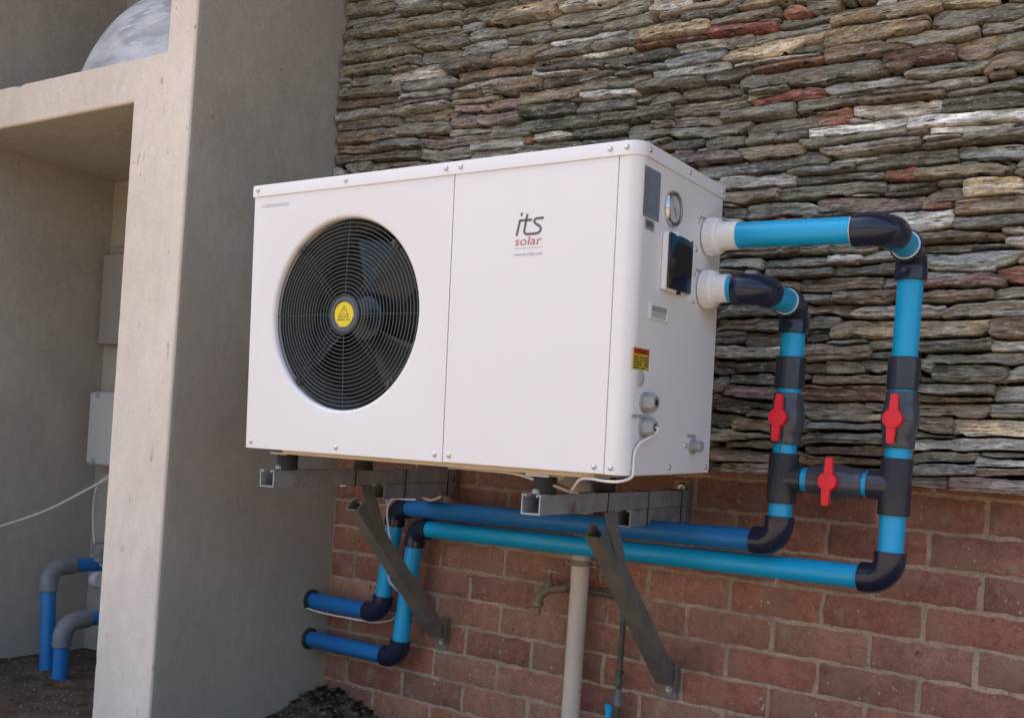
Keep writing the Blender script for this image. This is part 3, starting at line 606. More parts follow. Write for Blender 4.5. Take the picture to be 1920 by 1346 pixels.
yd = MB().lathe((FC[0], YS+0.0001, FC[1]), (0, -1, 0), [(0, 0.0266), (0.0003, 0.0266)], 48); part('sticker_face', yd, 'yellow', parent=ghub, angle=0)
def ribbon(mb, pts, w, to3):
    P = [Vector((p[0], p[1])) for p in pts]; L_, R_ = [], []
    for i in range(len(P)):
        d = (P[min(i+1, len(P)-1)]-P[max(i-1, 0)]).normalized(); nn = Vector((-d.y, d.x))
        kk = 1.0
        if 0 < i < len(P)-1:
            d1 = (P[i]-P[i-1]).normalized(); kk = 1/max(0.6, abs(d1.dot(d)))
        L_.append(P[i]+nn*w/2*kk); R_.append(P[i]-nn*w/2*kk)
    n_ = len(P); mb.add([to3(*p) for p in L_]+[to3(*p) for p in R_], [(i, i+1, n_+i+1, n_+i) for i in range(n_-1)]); return mb
wp = MB(); ribbon(wp, [(-0.0125, -0.001), (0.0, 0.0185)], 0.0013, c2); ribbon(wp, [(0, 0.0185), (0.0125, -0.001)], 0.0013, c2); ribbon(wp, [(-0.0131, -0.001), (0.0131, -0.001)], 0.0013, c2)
ribbon(wp, [(0, 0.0125), (0, 0.0055)], 0.0016, c2); ribbon(wp, [(0, 0.0037), (0, 0.0020)], 0.0016, c2)
for zz, a, b in ((-0.0058, -0.017, 0.000), (-0.0058, 0.002, 0.016), (-0.0115, -0.019, 0.006), (-0.0115, 0.008, 0.020)):
    for q in range(int((b-a)/0.0021)): ribbon(wp, [(a+q*0.0021, zz), (a+q*0.0021+0.0014, zz)], 0.0026, c2)
part('sticker_print', wp, 'oprint', parent=ghub, angle=0)
# screws
def screw(p, ax_):
    a = Vector(ax_); m = MB().lathe(Vector(p)-a*0.001, a, [(0, 0.0052), (0.0018, 0.0052), (0.0034, 0.0036), (0.0039, 0.0016), (0.0031, 0.0012), (0.0031, 0.0)], 14)
    return part('screw', m, 'steel', angle=45)
for x, z in ((.012, .584), (.278, .583), (.545, .583), (.581, .583), (.912, .583), (.945, .583)): screw((x, -0.0032, z), (0, -1, 0))
for x, z in ((.016, .014), (.278, .014), (.545, .014), (.581, .014), (.909, .012), (.943, .012)): screw((x, 0, z), (0, -1, 0))
for y, z in ((.030, .583), (.207, .583), (.379, .583)): screw((W+0.0032, y, z), (1, 0, 0))
for y, z in ((.030, .013), (.189, .013), (.369, .012), (.267, .502), (.262, .445), (.261, .396), (.262, .342), (.263, .055)): screw((W, y, z), (1, 0, 0))
# lettering on the service panel
fr = lambda a, b: (a, -0.0006, b)
lg = MB()
for pts in ([(.7175, .440), (.7242, .470)], [(.7228, .4685), (.7508, .4685)]): ribbon(lg, pts, 0.0045, fr)
tst = [(.7400, .480), (.7352, .4535), (.7345, .4485), (.7355, .4448), (.7385, .4427), (.7425, .4420), (.7610, .4422), (.7665, .4438), (.7703, .4475), (.7710, .4515), (.7685, .4553), (.7620, .4590), (.7575, .4625), (.7560, .4660), (.7580, .4690), (.7625, .4703), (.7765, .4703)]
ribbon(lg, [(p.x, p.y) for p in spline([(a, b, 0) for a, b in tst], 3)], 0.0045, fr)
lg.add([fr(.7272+.0026*math.cos(t*.524)+.0006*math.sin(t*.524), .4802+.0036*math.sin(t*.524)) for t in range(12)], [tuple(range(12))])
part('lettering', lg, 'gprint', angle=0)
sol = MB(); put_text(sol, 'solar', fr, .7145, .7745, .4215, .4378, 0.12); part('lettering', sol, 'rprint', angle=0)
url = MB(); ribbon(url, [(.713, .4158), (.777, .4158)], 0.0009, fr); put_text(url, 'www.its-solar.com', fr, .7135, .7765, .4015, .4085, 0.1); part('lettering', url, 'lgprint', angle=0)
tl = MB()
for q in range(26): ribbon(tl, [(.036+q*.0029, .5497), (.0383+q*.0029, .5497)], 0.0016, fr)
for q in range(30): ribbon(tl, [(.022+q*.0029, .5458), (.0243+q*.0029, .5458)], 0.0016, fr)
part('small_print', tl, 'lgprint', angle=0)
# right side: plate, bar code, gauge, controller, recess, warning, glands, drain
sd_ = lambda a, b, e=0.0006: (W+e, a, b)
def quad(mb, y0, y1, z0, z1, e): return mb.add([sd_(y0, z0, e), sd_(y1, z0, e), sd_(y1, z1, e), sd_(y0, z1, e)], [(0, 1, 2, 3)])
def slab(mb, y0, y1, z0, z1, e): return mb.box((W+0.0001, y0, z0), (W+e, y1, z1))
spec = part('rating_label', slab(MB(), .019, .084, .465, .5535, .0006), 'speclabel', angle=0)
sp = MB(); r_ = random.Random(5)
for e in ((.019, .084, .5525, .5535), (.019, .084, .465, .466), (.019, .0199, .465, .5535), (.0831, .084, .465, .5535), (.022, .080, .5455, .5468)): quad(sp, *e, .0009)
for i in range(13):
    z = .540-i*.0055; y = .022
    while y < .052: w = r_.uniform(.003, .009); quad(sp, y, min(y+w, .054), z, z+.0017, .0009); y += w+.0018
    y = .060
    while y < .074: w = r_.uniform(.003, .007); quad(sp, y, y+w, z, z+.0017, .0009); y += w+.002
part('label_print', sp, 'midprint', parent=spec, angle=0)
bar = part('bar_code_label', slab(MB(), .027, .069, .4425, .4635, .0006), 'ebox', angle=0)
bp = MB(); y = .0315
while y < .064: w = r_.choice((.0007, .0012, .0021)); quad(bp, y, y+w, .4485, .4605, .0009); y += w+r_.choice((.0007, .0012))
for q in range(9): quad(bp, .034+q*.0031, .0363+q*.0031, .4452, .4470, .0009)
part('label_print', bp, 'dprint', parent=bar, angle=0)
GC = Vector((W, .139, .499))
ga = part('pressure_gauge', MB().lathe(GC, (1, 0, 0), [(0, .0345), (.004, .0345), (.008, .0330), (.0095, .0310), (.0090, .0290), (.0060, .0285)], 48), 'chrome', angle=40)
part('dial_ring', MB().lathe(GC, (1, 0, 0), [(.0045, .0287), (.0062, .0287), (.0062, .0245)], 40), 'gprint', parent=ga)
part('dial', MB().lathe(GC, (1, 0, 0), [(.0045, .0246), (.0064, .0246)], 40), 'dial', parent=ga)
gp = MB(); g3 = lambda a, b: (W+.0068, GC.y+a, GC.z+b)
for i in range(22):
    a = math.radians(225-270*i/21); k0 = .0185 if i % 3 == 0 else .0205
    ribbon(gp, [(k0*math.cos(a), k0*math.sin(a)), (.0225*math.cos(a), .0225*math.sin(a))], .0008, g3)
ribbon(gp, [(-.0135, .0165), (.005, -.006)], .0012, g3); ribbon(gp, [(.002, -.0024), (.0085, -.0105)], .0030, g3)
gp.add([g3(.0026*math.cos(t*.524), .0026*math.sin(t*.524)) for t in range(12)], [tuple(range(12))])
for i in range(9): a = math.radians(20-i*14); ribbon(gp, [(.0155*math.cos(a), .0155*math.sin(a)), (.0155*math.cos(a-.25), .0155*math.sin(a-.25))], .0006, g3)
part('dial_print', gp, 'dprint', parent=ga, angle=0)
cb = part('controller', MB().box((W+.0002, .1035, .345), (W+.0138, .208, .452)), 'upvc', bevel=.003)
sc = MB().box((W+.0140, .1015, .3475), (W+.0195, .2065, .4500)); part('smoked_cover', sc, 'smoke', parent=cb, bevel=.0025)
part('cover_rib', MB().box((W+.0197, .1040, .350), (W+.0218, .1200, .4475)), 'smoke', parent=cb, bevel=.0012)
for y_ in (.124, .182): part('clip', MB().box((W+.012, y_, .4465), (W+.0202, y_+.010, .4545)), 'upvc', parent=cb)
part('display', MB().box((W+.0196, .128, .378), (W+.0199, .197, .436)), 'inner', parent=cb)
part('latch', MB().box((W+.012, .152, .341), (W+.019, .158, .3473)), 'smoke', parent=cb)
fr_ = MB(); y0, y1, z0, z1 = .062, .146, .2865, .3175
for a in ((y0, y0+.009, z0, z1), (y1-.009, y1, z0, z1), (y0+.009, y1-.009, z0, z0+.004), (y0+.009, y1-.009, z1-.006, z1)): fr_.box((W+.0001, a[0], a[2]), (W+.0032, a[1], a[3]))
hr = part('handle_recess', fr_, 'paint', bevel=.001)
pk = MB(); pk.v = [(W+.0006, y0+.009, z0+.004), (W+.0006, y1-.009, z0+.004), (W+.0006, y1-.009, z1-.006), (W+.0006, y0+.009, z1-.006)]; pk.f = [(0, 1, 2, 3)]
part('recess_pocket', pk, 'ebox', parent=hr, angle=0)
part('recess_lip', MB().box((W+.0007, y0+.009, z1-.013), (W+.0022, y1-.009, z1-.0062)), 'gland', parent=hr, bevel=.0005)
wl = part('warning_label', slab(MB(), .0085, .0740, .1915, .2305, .0006), 'dyellow', angle=0)
rb = MB(); quad(rb, .0105, .0720, .2195, .2290, .0009); part('label_band', rb, 'red_print', parent=wl, angle=0)
wt = MB(); put_text(wt, 'WARNING', lambda a, b: sd_(a, b, .0012), .024, .060, .2212, .2274); part('label_print', wt, 'dprint', parent=wl, angle=0)
wq = MB()
for i, segs in enumerate((((.012, .032), (.035, .048), (.050, .071)), ((.012, .028), (.033, .044), (.049, .071)), ((.012, .044), (.053, .071)), ((.012, .044), (.053, .071)), ((.012, .036), (.040, .060)))):
    z = .2140-i*.0049
    for a, b in segs:
        y = a
        while y < b-.001: quad(wq, y, min(b, y+.0024), z-.0015, z+.0015, .0009); y += .0033
part('label_print', wq, 'dprint', parent=wl, angle=0)
part('blank_cap', MB().lathe((W, .040, .176), (1, 0, 0), [(0, .0150), (.002, .0150), (.0032, .013), (.0032, 0)], 28), 'ebox', angle=40)
def gland(y, z):
    m = MB().lathe((W, y, z), (1, 0, 0), [(0, .0190), (.005, .0190), (.005, .0165), (.008, .0165)], 28); m.lathe((W, y, z), (1, 0, 0), [(.008, .0185), (.021, .0185), (.026, .0135), (.026, .0075), (.020, .0070)], 6)
    part('cable_gland', m, 'gland', angle=25)
    part('gland_seal', MB().lathe((W, y, z), (1, 0, 0), [(.018, .0095), (.0255, .0095), (.0255, .0)], 20), 'inner')
gland(.062, .1335); gland(.062, .0885)
dm = MB().lathe((W, .291, .055), (1, 0, 0), [(0, .0155), (.006, .0155), (.006, .012), (.008, .012)], 24); dm.lathe((W, .291, .055), (1, 0, 0), [(.008, .0115), (.022, .0115), (.0235, .0105)], 6)
part('drain_plug', dm, 'gland', angle=30)
tx = MB(); s3 = lambda a, b: sd_(a, b, .0007)
put_text(tx, 'POWER SUPPLY', s3, .014, .060, .1035, .1105); part('lettering', tx, 'dprint', angle=0)
tx = MB(); put_text(tx, 'DRAINAGE', s3, .266, .308, .0715, .0785); part('lettering', tx, 'dprint', angle=0)
tx = MB(); put_text(tx, 'WATER OUT', s3, .272, .352, .5085, .5145); part('lettering', tx, 'dprint', angle=0)
tx = MB(); put_text(tx, 'WATER IN', s3, .266, .330, .4025, .4085); part('lettering', tx, 'dprint', angle=0)
# feet: folded galvanised tabs under the base
Rh = Matrix.Rotation(az, 3, 'Z') @ Matrix.Rotation(ay, 3, 'Y') @ Matrix.Rotation(ax, 3, 'X'); Oh = Vector((-0.124, -0.8248, 0.0789))
loc = lambda p: Rh.transposed() @ (Vector(p)-Oh)
MOUNTS = {'L': (-.056, -.757, .036), 'R': (.648, -.757, .037)}
for k_, (mx, my, mz) in MOUNTS.items():
    for dy in (0, .29):
        q = loc((mx-(.026 if dy else 0), my+dy, mz+.034)); m = MB(); x, y = q.x, q.y; z0 = q.z; z1 = -.0100
        m.add([(x-.024, y-.028, z0), (x+.024, y-.028, z0), (x+.024, y+.026, z1-.002), (x-.024, y+.026, z1-.002), (x-.024, y-.028, z0+.003), (x+.024, y-.028, z0+.003), (x+.024, y+.026, z1), (x-.024, y+.026, z1)],
              [(3, 2, 1, 0), (4, 5, 6, 7), (0, 1, 5, 4), (1, 2, 6, 5), (2, 3, 7, 6), (3, 0, 4, 7)])
        fo = part('foot', m, 'galv', bevel=.0006)
        lip = MB().box((x-.026, y-.031, z0-.001), (x+.026, y-.0283, z0+.0045)); part('foot_lip', lip, 'ebox', parent=fo)
        for s_ in (-1, 1):
            xs_ = x+s_*.0252; lp = MB(); lp.sweep([(xs_, y-.028, z0+.003), (xs_, y+.026, z1+.001)], [(-.0024, -.0009), (.0024, -.0009), (.0024, .0009), (-.0024, .0009)]); part('foot_rim', lp, 'ebox', parent=fo)
        part('foot_bolt', MB().lathe((x, y-.008, q.z+.0035), (0, 0, 1), [(0, .010), (.0012, .010), (.0012, .0075), (.0068, .0075), (.0075, .0065)], 6), 'steel', parent=fo, angle=30)

# ---------------------------------------------------------------- wall brackets
def bracket(name, label, wall_x, tip_x, mount, tipz, wallz, brace_top, seed):
    t = thing(name, label, 'bracket', (wall_x, 0, wallz), 'steel brackets carrying the heat pump')
    a = Vector((wall_x, -.006, wallz)); b = Vector((tip_x, -.808, tipz))
    def chan(p, q, hw, hh, w=.0028, lip=.010):
        """slotted strut: a C section, open side up, swept from p to q"""
        d = (q-p).normalized(); sx = Vector((0, 0, 1)).cross(d).normalized(); up = d.cross(sx).normalized()
        if up.z < 0: up = -up
        sec = [(-hw+lip, hh-.006), (-hw+lip, hh), (-hw, hh), (-hw, -hh), (hw, -hh), (hw, hh), (hw-lip, hh), (hw-lip, hh-.006), (hw-lip-w, hh-.006), (hw-lip-w, hh-w) , (hw-w, hh-w), (hw-w, -hh+w), (-hw+w, -hh+w), (-hw+w, hh-w), (-hw+lip+w, hh-w), (-hw+lip+w, hh-.006)]
        sec[8] = (hw-lip+w, hh-.006); sec[9] = (hw-lip+w, hh-w); sec[14] = (-hw+lip-w, hh-w); sec[15] = (-hw+lip-w, hh-.006)
        m = MB(); n_ = len(sec); m.v = [p+sx*s+up*z for s, z in sec]+[q+sx*s+up*z for s, z in sec]
        m.f = [(i, (i+1) % n_, n_+(i+1) % n_, n_+i) for i in range(n_)]
        qs = [(2, 3, 12, 13), (3, 4, 11, 12), (4, 5, 10, 11), (5, 6, 9, 10), (6, 7, 8, 9), (2, 13, 14, 1), (1, 14, 15, 0)]
        m.f += qs+[tuple(n_+i for i in f_)[::-1] for f_ in qs]
        return m
    obj('arm', chan(a, b, .0205, .0195), 'galv', t, angle=30)
    k = .46; lo = a.lerp(b, k); obj('lower_strut', chan(a-Vector((0, 0, .0405)), lo-Vector((0, 0, .0405)), .0195, .0195), 'galv', t, angle=30)
    for q in (.07, .34, .62):         # dark straps round the arm
        p = a.lerp(b, q); m = MB(); m.box((p.x-.0215, p.y-.002, p.z-.0225 if q > .5 else p.z-.0615), (p.x+.0215, p.y+.002, p.z+.0205)); obj('strap', m, 'rubber', t)
    # wall plate with slot and bolt
    m = MB().box((wall_x-.026, -.0065, wallz-.020), (wall_x+.020, -.0005, wallz+.044)); pl_ = obj('wall_plate', m, 'plate', t, bevel=.001)
    m = MB().box((wall_x+.0205, -.0215, wallz-.062), (wall_x+.0245, -.0005, wallz+.040)); obj('plate_flange', m, 'strut', t, bevel=.001)
    obj('plate_bolt', MB().lathe((wall_x-.003, -.0065, wallz+.024), (0, -1, 0), [(0, .0105), (.0015, .0105), (.0015, .0075), (.008, .0075), (.008, .004), (.018, .004)], 6), 'steel', pl_, angle=30)
    obj('plate_slot', MB().box((wall_x-.011, -.0072, wallz+.031), (wall_x+.004, -.0064, wallz+.038)), 'inner', pl_)
    # diagonal brace: strut with a folded head and a foot plate on the bricks
    T = Vector(brace_top); F_ = Vector((wall_x, -.030, -.436)); d = (F_-T).normalized()
    sx = Vector((1, 0, 0)); up = d.cross(sx).normalized(); up = up if up.y < 0 else -up
    hw, w = .0205, .0026; sec = [(-hw, hw), (-hw, -hw), (hw, -hw), (hw, hw), (hw-.010, hw), (hw-.010, hw-w), (hw-w, hw-w), (hw-w, -hw+w), (-hw+w, -hw+w), (-hw+w, hw-w), (-hw+.010, hw-w), (-hw+.010, hw)]
    m = MB(); n_ = 12; m.v = [T+sx*s-up*z for s, z in sec]+[F_+sx*s-up*z for s, z in sec]; m.f = [(i, (i+1) % n_, n_+(i+1) % n_, n_+i) for i in range(n_)]
    qs = [(0, 1, 8, 9), (1, 2, 7, 8), (2, 3, 6, 7), (3, 4, 5, 6), (0, 9, 10, 11)]; m.f += qs+[tuple(n_+i for i in f_)[::-1] for f_ in qs]
    obj('brace', m, 'strut', t, angle=30)
    ua = a.lerp(b, min(.95, (T.y+.02)/-.80)); hd = MB(); z0 = ua.z-.0205
    hd.box((T.x-.030, T.y-.045, z0-.0038), (T.x+.0242, T.y+.036, z0-.0002))
    gp_ = [Vector((0, T.y-.012, z0-.004)), Vector((0, T.y+.036, z0-.004)), T+d*.115-up*.0215, T+d*.085+up*.004]
    if up.y > 0: gp_ = gp_[::-1]
    xa, xb = T.x+.0212, T.x+.0242; n4 = 4
    hd.add([(xa, p.y, p.z) for p in gp_]+[(xb, p.y, p.z) for p in gp_], [(0, 1, 2, 3), (7, 6, 5, 4)]+[(i, (i+1) % 4, 4+(i+1) % 4, 4+i) for i in range(4)])
    obj('brace_head', hd, 'strut', t)
    obj('head_bolt', MB().lathe((T.x-.018, T.y-.032, z0-.0038), (0, 0, -1), [(0, .009), (.006, .009), (.007, .007)], 6), 'steel', t, angle=30)
    m = MB().box((wall_x-.020, -.0055, -.492), (wall_x+.024, -.0005, -.420)); m.box((wall_x+.0245, -.030, -.470), (wall_x+.028, -.0005, -.395))
    fp_ = obj('foot_plate', m, 'strut', t, bevel=.001)
    obj('foot_bolt', MB().lathe((wall_x+.002, -.0055, -.470), (0, -1, 0), [(0, .0105), (.0015, .0105), (.0015, .0078), (.008, .0078), (.009, .006)], 6), 'steel', fp_, angle=30)
    mx, my, mz = mount
    for dy in (0, .29):
        sx_ = mx-(.026 if dy else 0); zz = mz-(-.003 if dy else 0)
        obj('rubber_mount', MB().lathe((sx_, my+dy, zz-.0015), (0, 0, 1), [(0, .0235), (.006, .0245), (.018, .0225), (.030, .0245), (.034, .0235)], 28), 'rubber', t, angle=40)
        if not dy:
            nb = MB().lathe((sx_-.004, my-.020, zz-.001), (0, 0, 1), [(0, .010), (.006, .009), (.009, .006)], 12); obj('mount_nut', nb, 'galv', t)
    return t
bracket('support_bracket', 'grey strut wall bracket nearest the pier, its brace crossing the blue downpipes', -.142, -.066, MOUNTS['L'], .012, .030, (-.135, -.43, -.055), 1)
bracket('support_bracket', 'grey strut wall bracket by the tap, its brace in front of the long blue pipes', .600, .652, MOUNTS['R'], .016, .026, (.606, -.46, -.047), 2)

# ---------------------------------------------------------------- pool pipework
RP = 0.025
pw = thing('pool_pipework', 'blue pressure pipes with dark grey elbows and red-handled valves right of the heat pump', 'pipework', (.96, -.30, .0))
def pipe(a, b, m='blue', r=RP, bead=None):
    obj('pipe', MB().tube([a, b], r, 32), m, pw)
def ringbead(c, axis):
    a = Vector(axis).normalized(); ref = Vector((0, 0, 1)) if abs(a.z) < .9 else Vector((1, 0, 0)); A = (ref-a*ref.dot(a)).normalized(); B = a.cross(A); rn_ = random.Random(int(c[0]*1000)); q = 40
    pts = [Vector(c)+(A*math.cos(2*math.pi*i/q)+B*math.sin(2*math.pi*i/q))*(RP+.0012)+a*rn_.uniform(-.0012, .0012) for i in range(q)]
    obj('solvent_bead', MB().tube(pts, .0017, 6, closed=True), 'cement', pw, angle=60)
def elbow(c, d1, d2, arm=.060, R=.0315, bend=.040, m='fit', name='elbow'):
    c, d1, d2 = Vector(c), Vector(d1).normalized(), Vector(d2).normalized()
    th = math.acos(max(-1, min(1, d1.dot(d2)))); pts = [c+d1*arm, c+d1*(arm*.86)]; sc_ = [1.0, 1.0]
    p1, p2 = c+d1*bend, c+d2*bend; bi = (d1+d2).normalized(); ctr = c+bi*(bend/math.cos(th/2)); n_ = 10
    for i in range(n_+1):
        t = i/n_; v = (p1-ctr).lerp(p2-ctr, t); rad = (p1-ctr).length; v = v.normalized()*rad; pts.append(ctr+v); sc_.append(1.0-.03*math.sin(t*math.pi))
    pts += [c+d2*(arm*.86), c+d2*arm]; sc_ += [1.0, 1.0]
    e = obj(name, MB().tube(pts, R, 32, scales=sc_), m, pw, bevel=.0012, angle=40); return e
def sleeve(a, b, R, m='tee', name='coupling'):
    a, b = Vector(a), Vector(b); L_ = (b-a).length; d = b-a
    return obj(name, MB().lathe(a, d, [(0, R-.0012), (.0012, R), (L_-.0012, R), (L_, R-.0012)], 36), m, pw, angle=30)
def union(p, tail):
    p = Vector(p); ex = Rh @ Vector((1, 0, 0)); m = MB(); seg = 32
    u = obj('union_tail', MB().lathe(p, ex, [(0, .026), (.026, .026), (.026, .0285), (tail-.001, .0282), (tail, .027)], 36), 'upvc', pw, angle=30)
    m.lathe(p, ex, [(.001, .0330), (.002, .0375), (.020, .0365), (.022, .0370), (.028, .0350), (.030, .0300)], 48)
    ref = Vector((0, 0, 1)); A = (ref-ex*ref.dot(ex)).normalized(); B = ex.cross(A)
    for i in range(16):
        a = 2*math.pi*(i+.5)/16; rd = A*math.cos(a)+B*math.sin(a); tg = ex.cross(rd); c = p+rd*.0372
        m.add([c+ex*e+tg*w+rd*h for e in (.0030, .0185) for w, h in ((-.0024, -.002), (.0024, -.002), (.0016, .0010), (-.0016, .0010))], [(0, 1, 2, 3), (4, 7, 6, 5), (0, 4, 5, 1), (1, 5, 6, 2), (2, 6, 7, 3), (3, 7, 4, 0)])
    obj('union_nut', m, 'upvc', u, angle=30); return p+ex*tail
U1 = Oh+Rh @ Vector((W+.001, .315, .4785)); U2 = Oh+Rh @ Vector((W+.001, .307, .3725))
e1 = union(U1, .066); e2 = union(U2, .055)
XL, XR, YP = .960, 1.192, -.300
# upper run and right riser
C1 = Vector((XR, U1.y+.003, U1.z-.003)); pipe(e1+Vector((-.006, 0, 0)), (XR-.05, C1.y, C1.z)); elbow(C1, (-1, 0, 0), (0, 1, 0)); ringbead((XR-.061, C1.y, C1.z), (1, 0, 0))
C2 = Vector((XR, YP, C1.z)); pipe(C1+Vector((0, .05, 0)), C2-Vector((0, .05, 0))); elbow(C2, (0, -1, 0), (0, 0, -1)); ringbead(C2-Vector((0, .061, 0)), (0, 1, 0))
pipe((XR, YP, C2.z-.05), (XR, YP, -.04))
sleeve((XR, YP, .357), (XR, YP, .292), .0315)
# lower run and left riser
C3 = Vector((XL, U2.y+.002, U2.z-.002)); pipe(e2+Vector((-.006, 0, 0)), (XL-.05, C3.y, C3.z)); elbow(C3, (-1, 0, 0), (0, 1, 0), arm=.052)
C4 = Vector((XL, YP, C3.z)); pipe(C3+Vector((0, .05, 0)), C4-Vector((0, .05, 0))); elbow(C4, (0, -1, 0), (0, 0, -1)); ringbead(C4-Vector((0, .061, 0)), (0, 1, 0))
pipe((XL, YP, C4.z-.05), (XL, YP, 0.0)); sleeve((XL, YP, .355), (XL, YP, .288), .0315)
def ball_valve(c, d, L_, m='valve'):
    """body along d, spindle and two-armed red handle towards the viewer"""
    c, d = Vector(c), Vector(d).normalized(); a = c-d*L_/2
    v = obj('ball_valve', MB().lathe(a, d, [(0, .0305), (.001, .0315), (.022, .0315), (.024, .0325), (.030, .0335), (L_*.42, .0365), (L_/2, .0375), (L_*.58, .0365), (L_-.030, .0335), (L_-.024, .0325), (L_-.022, .0315), (L_-.001, .0315), (L_, .0305)], 36), m, pw, angle=40)
    obj('valve_spindle', MB().lathe(c+Vector((0, -.030, 0)), (0, -1, 0), [(0, .016), (.010, .016), (.010, .012), (.020, .012)], 24), m, v)
    h = MB(); hc = c+Vector((-.002, -.044, 0)); h.lathe(hc, (0, -1, 0), [(0, .0185), (.001, .0198), (.0150, .0192), (.0165, .0178), (.0165, .0130), (.0172, .0124), (.0172, .0)], 36)
    for s in (1, -1):
        P = [(-.0082, .014), (.0082, .014), (.0064, .046), (.0050, .0485), (-.0050, .0485), (-.0064, .046)]
        k0 = len(h.v); n_ = 6
        tl_ = .0012
        h.add([hc+Vector((x+s*tl_, -.004, s*z)) for x, z in P]+[hc+Vector((x+s*tl_, -.0150, s*z)) for x, z in P], [tuple(range(6)), tuple(range(6, 12))[::-1]]+[(i, (i+1) % 6, 6+(i+1) % 6, 6+i) for i in range(6)])
    obj('valve_handle', h, 'red', v, bevel=.0018, angle=35); return v
ball_valve((XL, YP, .224), (0, 0, 1), .108); ball_valve((XR, YP, .231), (0, 0, 1), .112)
ZX = .098
def tee(x, z, d, up, dn):
    m = MB().lathe((x, YP, z-dn), (0, 0, 1), [(0, .0303), (.0012, .0315), (dn+up-.0012, .0315), (dn+up, .0303)], 36)
    bl_ = .034 if d > 0 else .042
    m.lathe((x+d*.01, YP, ZX), (d, 0, 0), [(0, .0300), (bl_-.0012, .0300), (bl_, .0288)], 36); obj('tee', m, 'tee', pw, angle=35)
tee(XL, ZX, 1, .052, .054); tee(XR, ZX, -1, .056, .058)
pipe((XL+.03, YP, ZX), (XR-.03, YP, ZX)); ball_valve((1.0735, YP, ZX), (1, 0, 0), .111)
# lower elbows and the long runs along the bricks
L1 = Vector((-.290, -.075, -.079)); L2 = Vector((-.212, -.072, -.134)); E1 = Vector((XL, YP, -.040)); E2 = Vector((XR, YP, -.090))
d1 = (L1-E1).normalized(); d2 = (L2-E2).normalized()
elbow(E1, (0, 0, 1), d1, arm=.056); elbow(E2, (0, 0, 1), d2, arm=.056)
pipe(E1+d1*.05, L1-d1*.05, 'royal'); pipe(E2+d2*.05, L2-d2*.05)
B1 = Vector((L1.x-.036, -.075, -.405)); B2 = Vector((L2.x-.036, -.072, -.528))
elbow(L1, -d1, B1-L1, arm=.056); elbow(L2, -d2, B2-L2, arm=.056)
v1 = (B1-L1).normalized(); v2 = (B2-L2).normalized()
pipe(L1+v1*.05, B1-v1*.05); pipe(L2+v2*.05, B2-v2*.05)
elbow(B1, -v1, (-1, 0, 0), arm=.056); elbow(B2, -v2, (-1, 0, 0), arm=.056)
pipe(B1-Vector((.05, 0, 0)), (XC-.05, -.075, -.405), 'royal'); pipe(B2-Vector((.05, 0, 0)), (XC-.05, -.072, -.528), 'royal')
for q in (B1, B2): obj('wall_sleeve', MB().lathe((XC-.004, q.y, q.z), (1, 0, 0), [(0, .034), (.010, .034), (.013, .031), (.013, .027)], 28), 'rubber', pw, angle=40)

def ink(mb, x, z0, z1, ang0, marks):
    for k_, (f0, f1, a0, a1) in enumerate(marks):
        za, zb = z0+(z1-z0)*f0, z0+(z1-z0)*f1; A = [(math.radians(ang0+a0+(a1-a0)*i/3)) for i in range(4)]; R_ = RP+.0004
        mb.add([(x+R_*math.cos(a), YP+R_*math.sin(a), za) for a in A]+[(x+R_*math.cos(a), YP+R_*math.sin(a), zb) for a in A], [(i, i+1, 5+i, 4+i) for i in range(3)])
ik = MB(); r_ = random.Random(4); mk = []
for q in range(9):
    f = .04+q*.105
    if q == 4: continue
    mk += [(f, f+.012, 0, 14), (f, f+.06, 0, 3)]+([(f+.05, f+.062, 0, 14)] if q % 2 else [(f+.02, f+.06, 10, 14)])
ink(ik, XR, -.030, .045, 200, mk)
ink(ik, XL, .153, .169, 262, [(.15, .25, 0, 9), (.15, .5, 0, 2), (.45, .55, 0, 9), (.5, .9, 7, 9), (.7, .8, 0, 4)])
obj('ink_print', ik, 'inkblue', pw, angle=0)

# ---------------------------------------------------------------- cables, downpipe, tap
ph = lambda p: Oh+Rh @ Vector(p)
cab = [ph(p) for p in ((W+.018, .062, .0885), (W+.0265, .064, .0885), (W+.0285, .0655, .082), (W+.018, .056, .070), (W+.008, .036, .057), (W+.0055, .024, .040), (W+.0055, .0225, .012), (W+.005, .016, -.003))]
cab += [Vector(p) for p in ((.838, -.812, .0735), (.806, -.806, .0720), (.772, -.80, .0740), (.745, -.79, .0705), (.722, -.77, .055), (.700, -.74, .046), (.690, -.70, .042))]
tag(obj('power_cable', MB().tube(spline(cab, 8), .0027, 10), 'cable', angle=60), 'white power cable looping from the lower gland under the heat pump', 'cable')
c2_ = [(.690, -.72, .042), (.664, -.765, .056), (.630, -.775, .064), (.585, -.775, .071), (.50, -.76, .0715), (.40, -.70, .070), (.31, -.62, .066)]
tag(obj('thin_cable', MB().tube(spline(c2_, 8), .0030, 8), 'gcable', angle=60), 'thin off-white cable sagging below the heat pump base to the rubber mount', 'cable')
c3 = [(-.190, -.112, -.048), (-.215, -.116, -.050), (-.262, -.125, -.052), (-.284, -.122, -.072), (-.290, -.118, -.102), (-.287, -.112, -.140), (-.275, -.108, -.20), (-.277, -.106, -.268), (-.274, -.106, -.295), (-.262, -.090, -.320), (-.272, -.030, -.36), (-.31, -.025, -.42), (-.345, -.060, -.436), (-.383, -.090, -.4335), (-.471, -.092, -.4350), (-.562, -.094, -.4340), (-.6165, -.096, -.428)]
tag(obj('sensor_cable', MB().tube(spline(c3, 8), .0032, 8), 'cable', angle=60), 'white cable tied along the blue pipes beside the plastered pier', 'cable')
c4 = [(-.085, -.128, -.030), (-.105, -.135, -.040), (-.125, -.135, -.043), (-.150, -.133, -.036)]
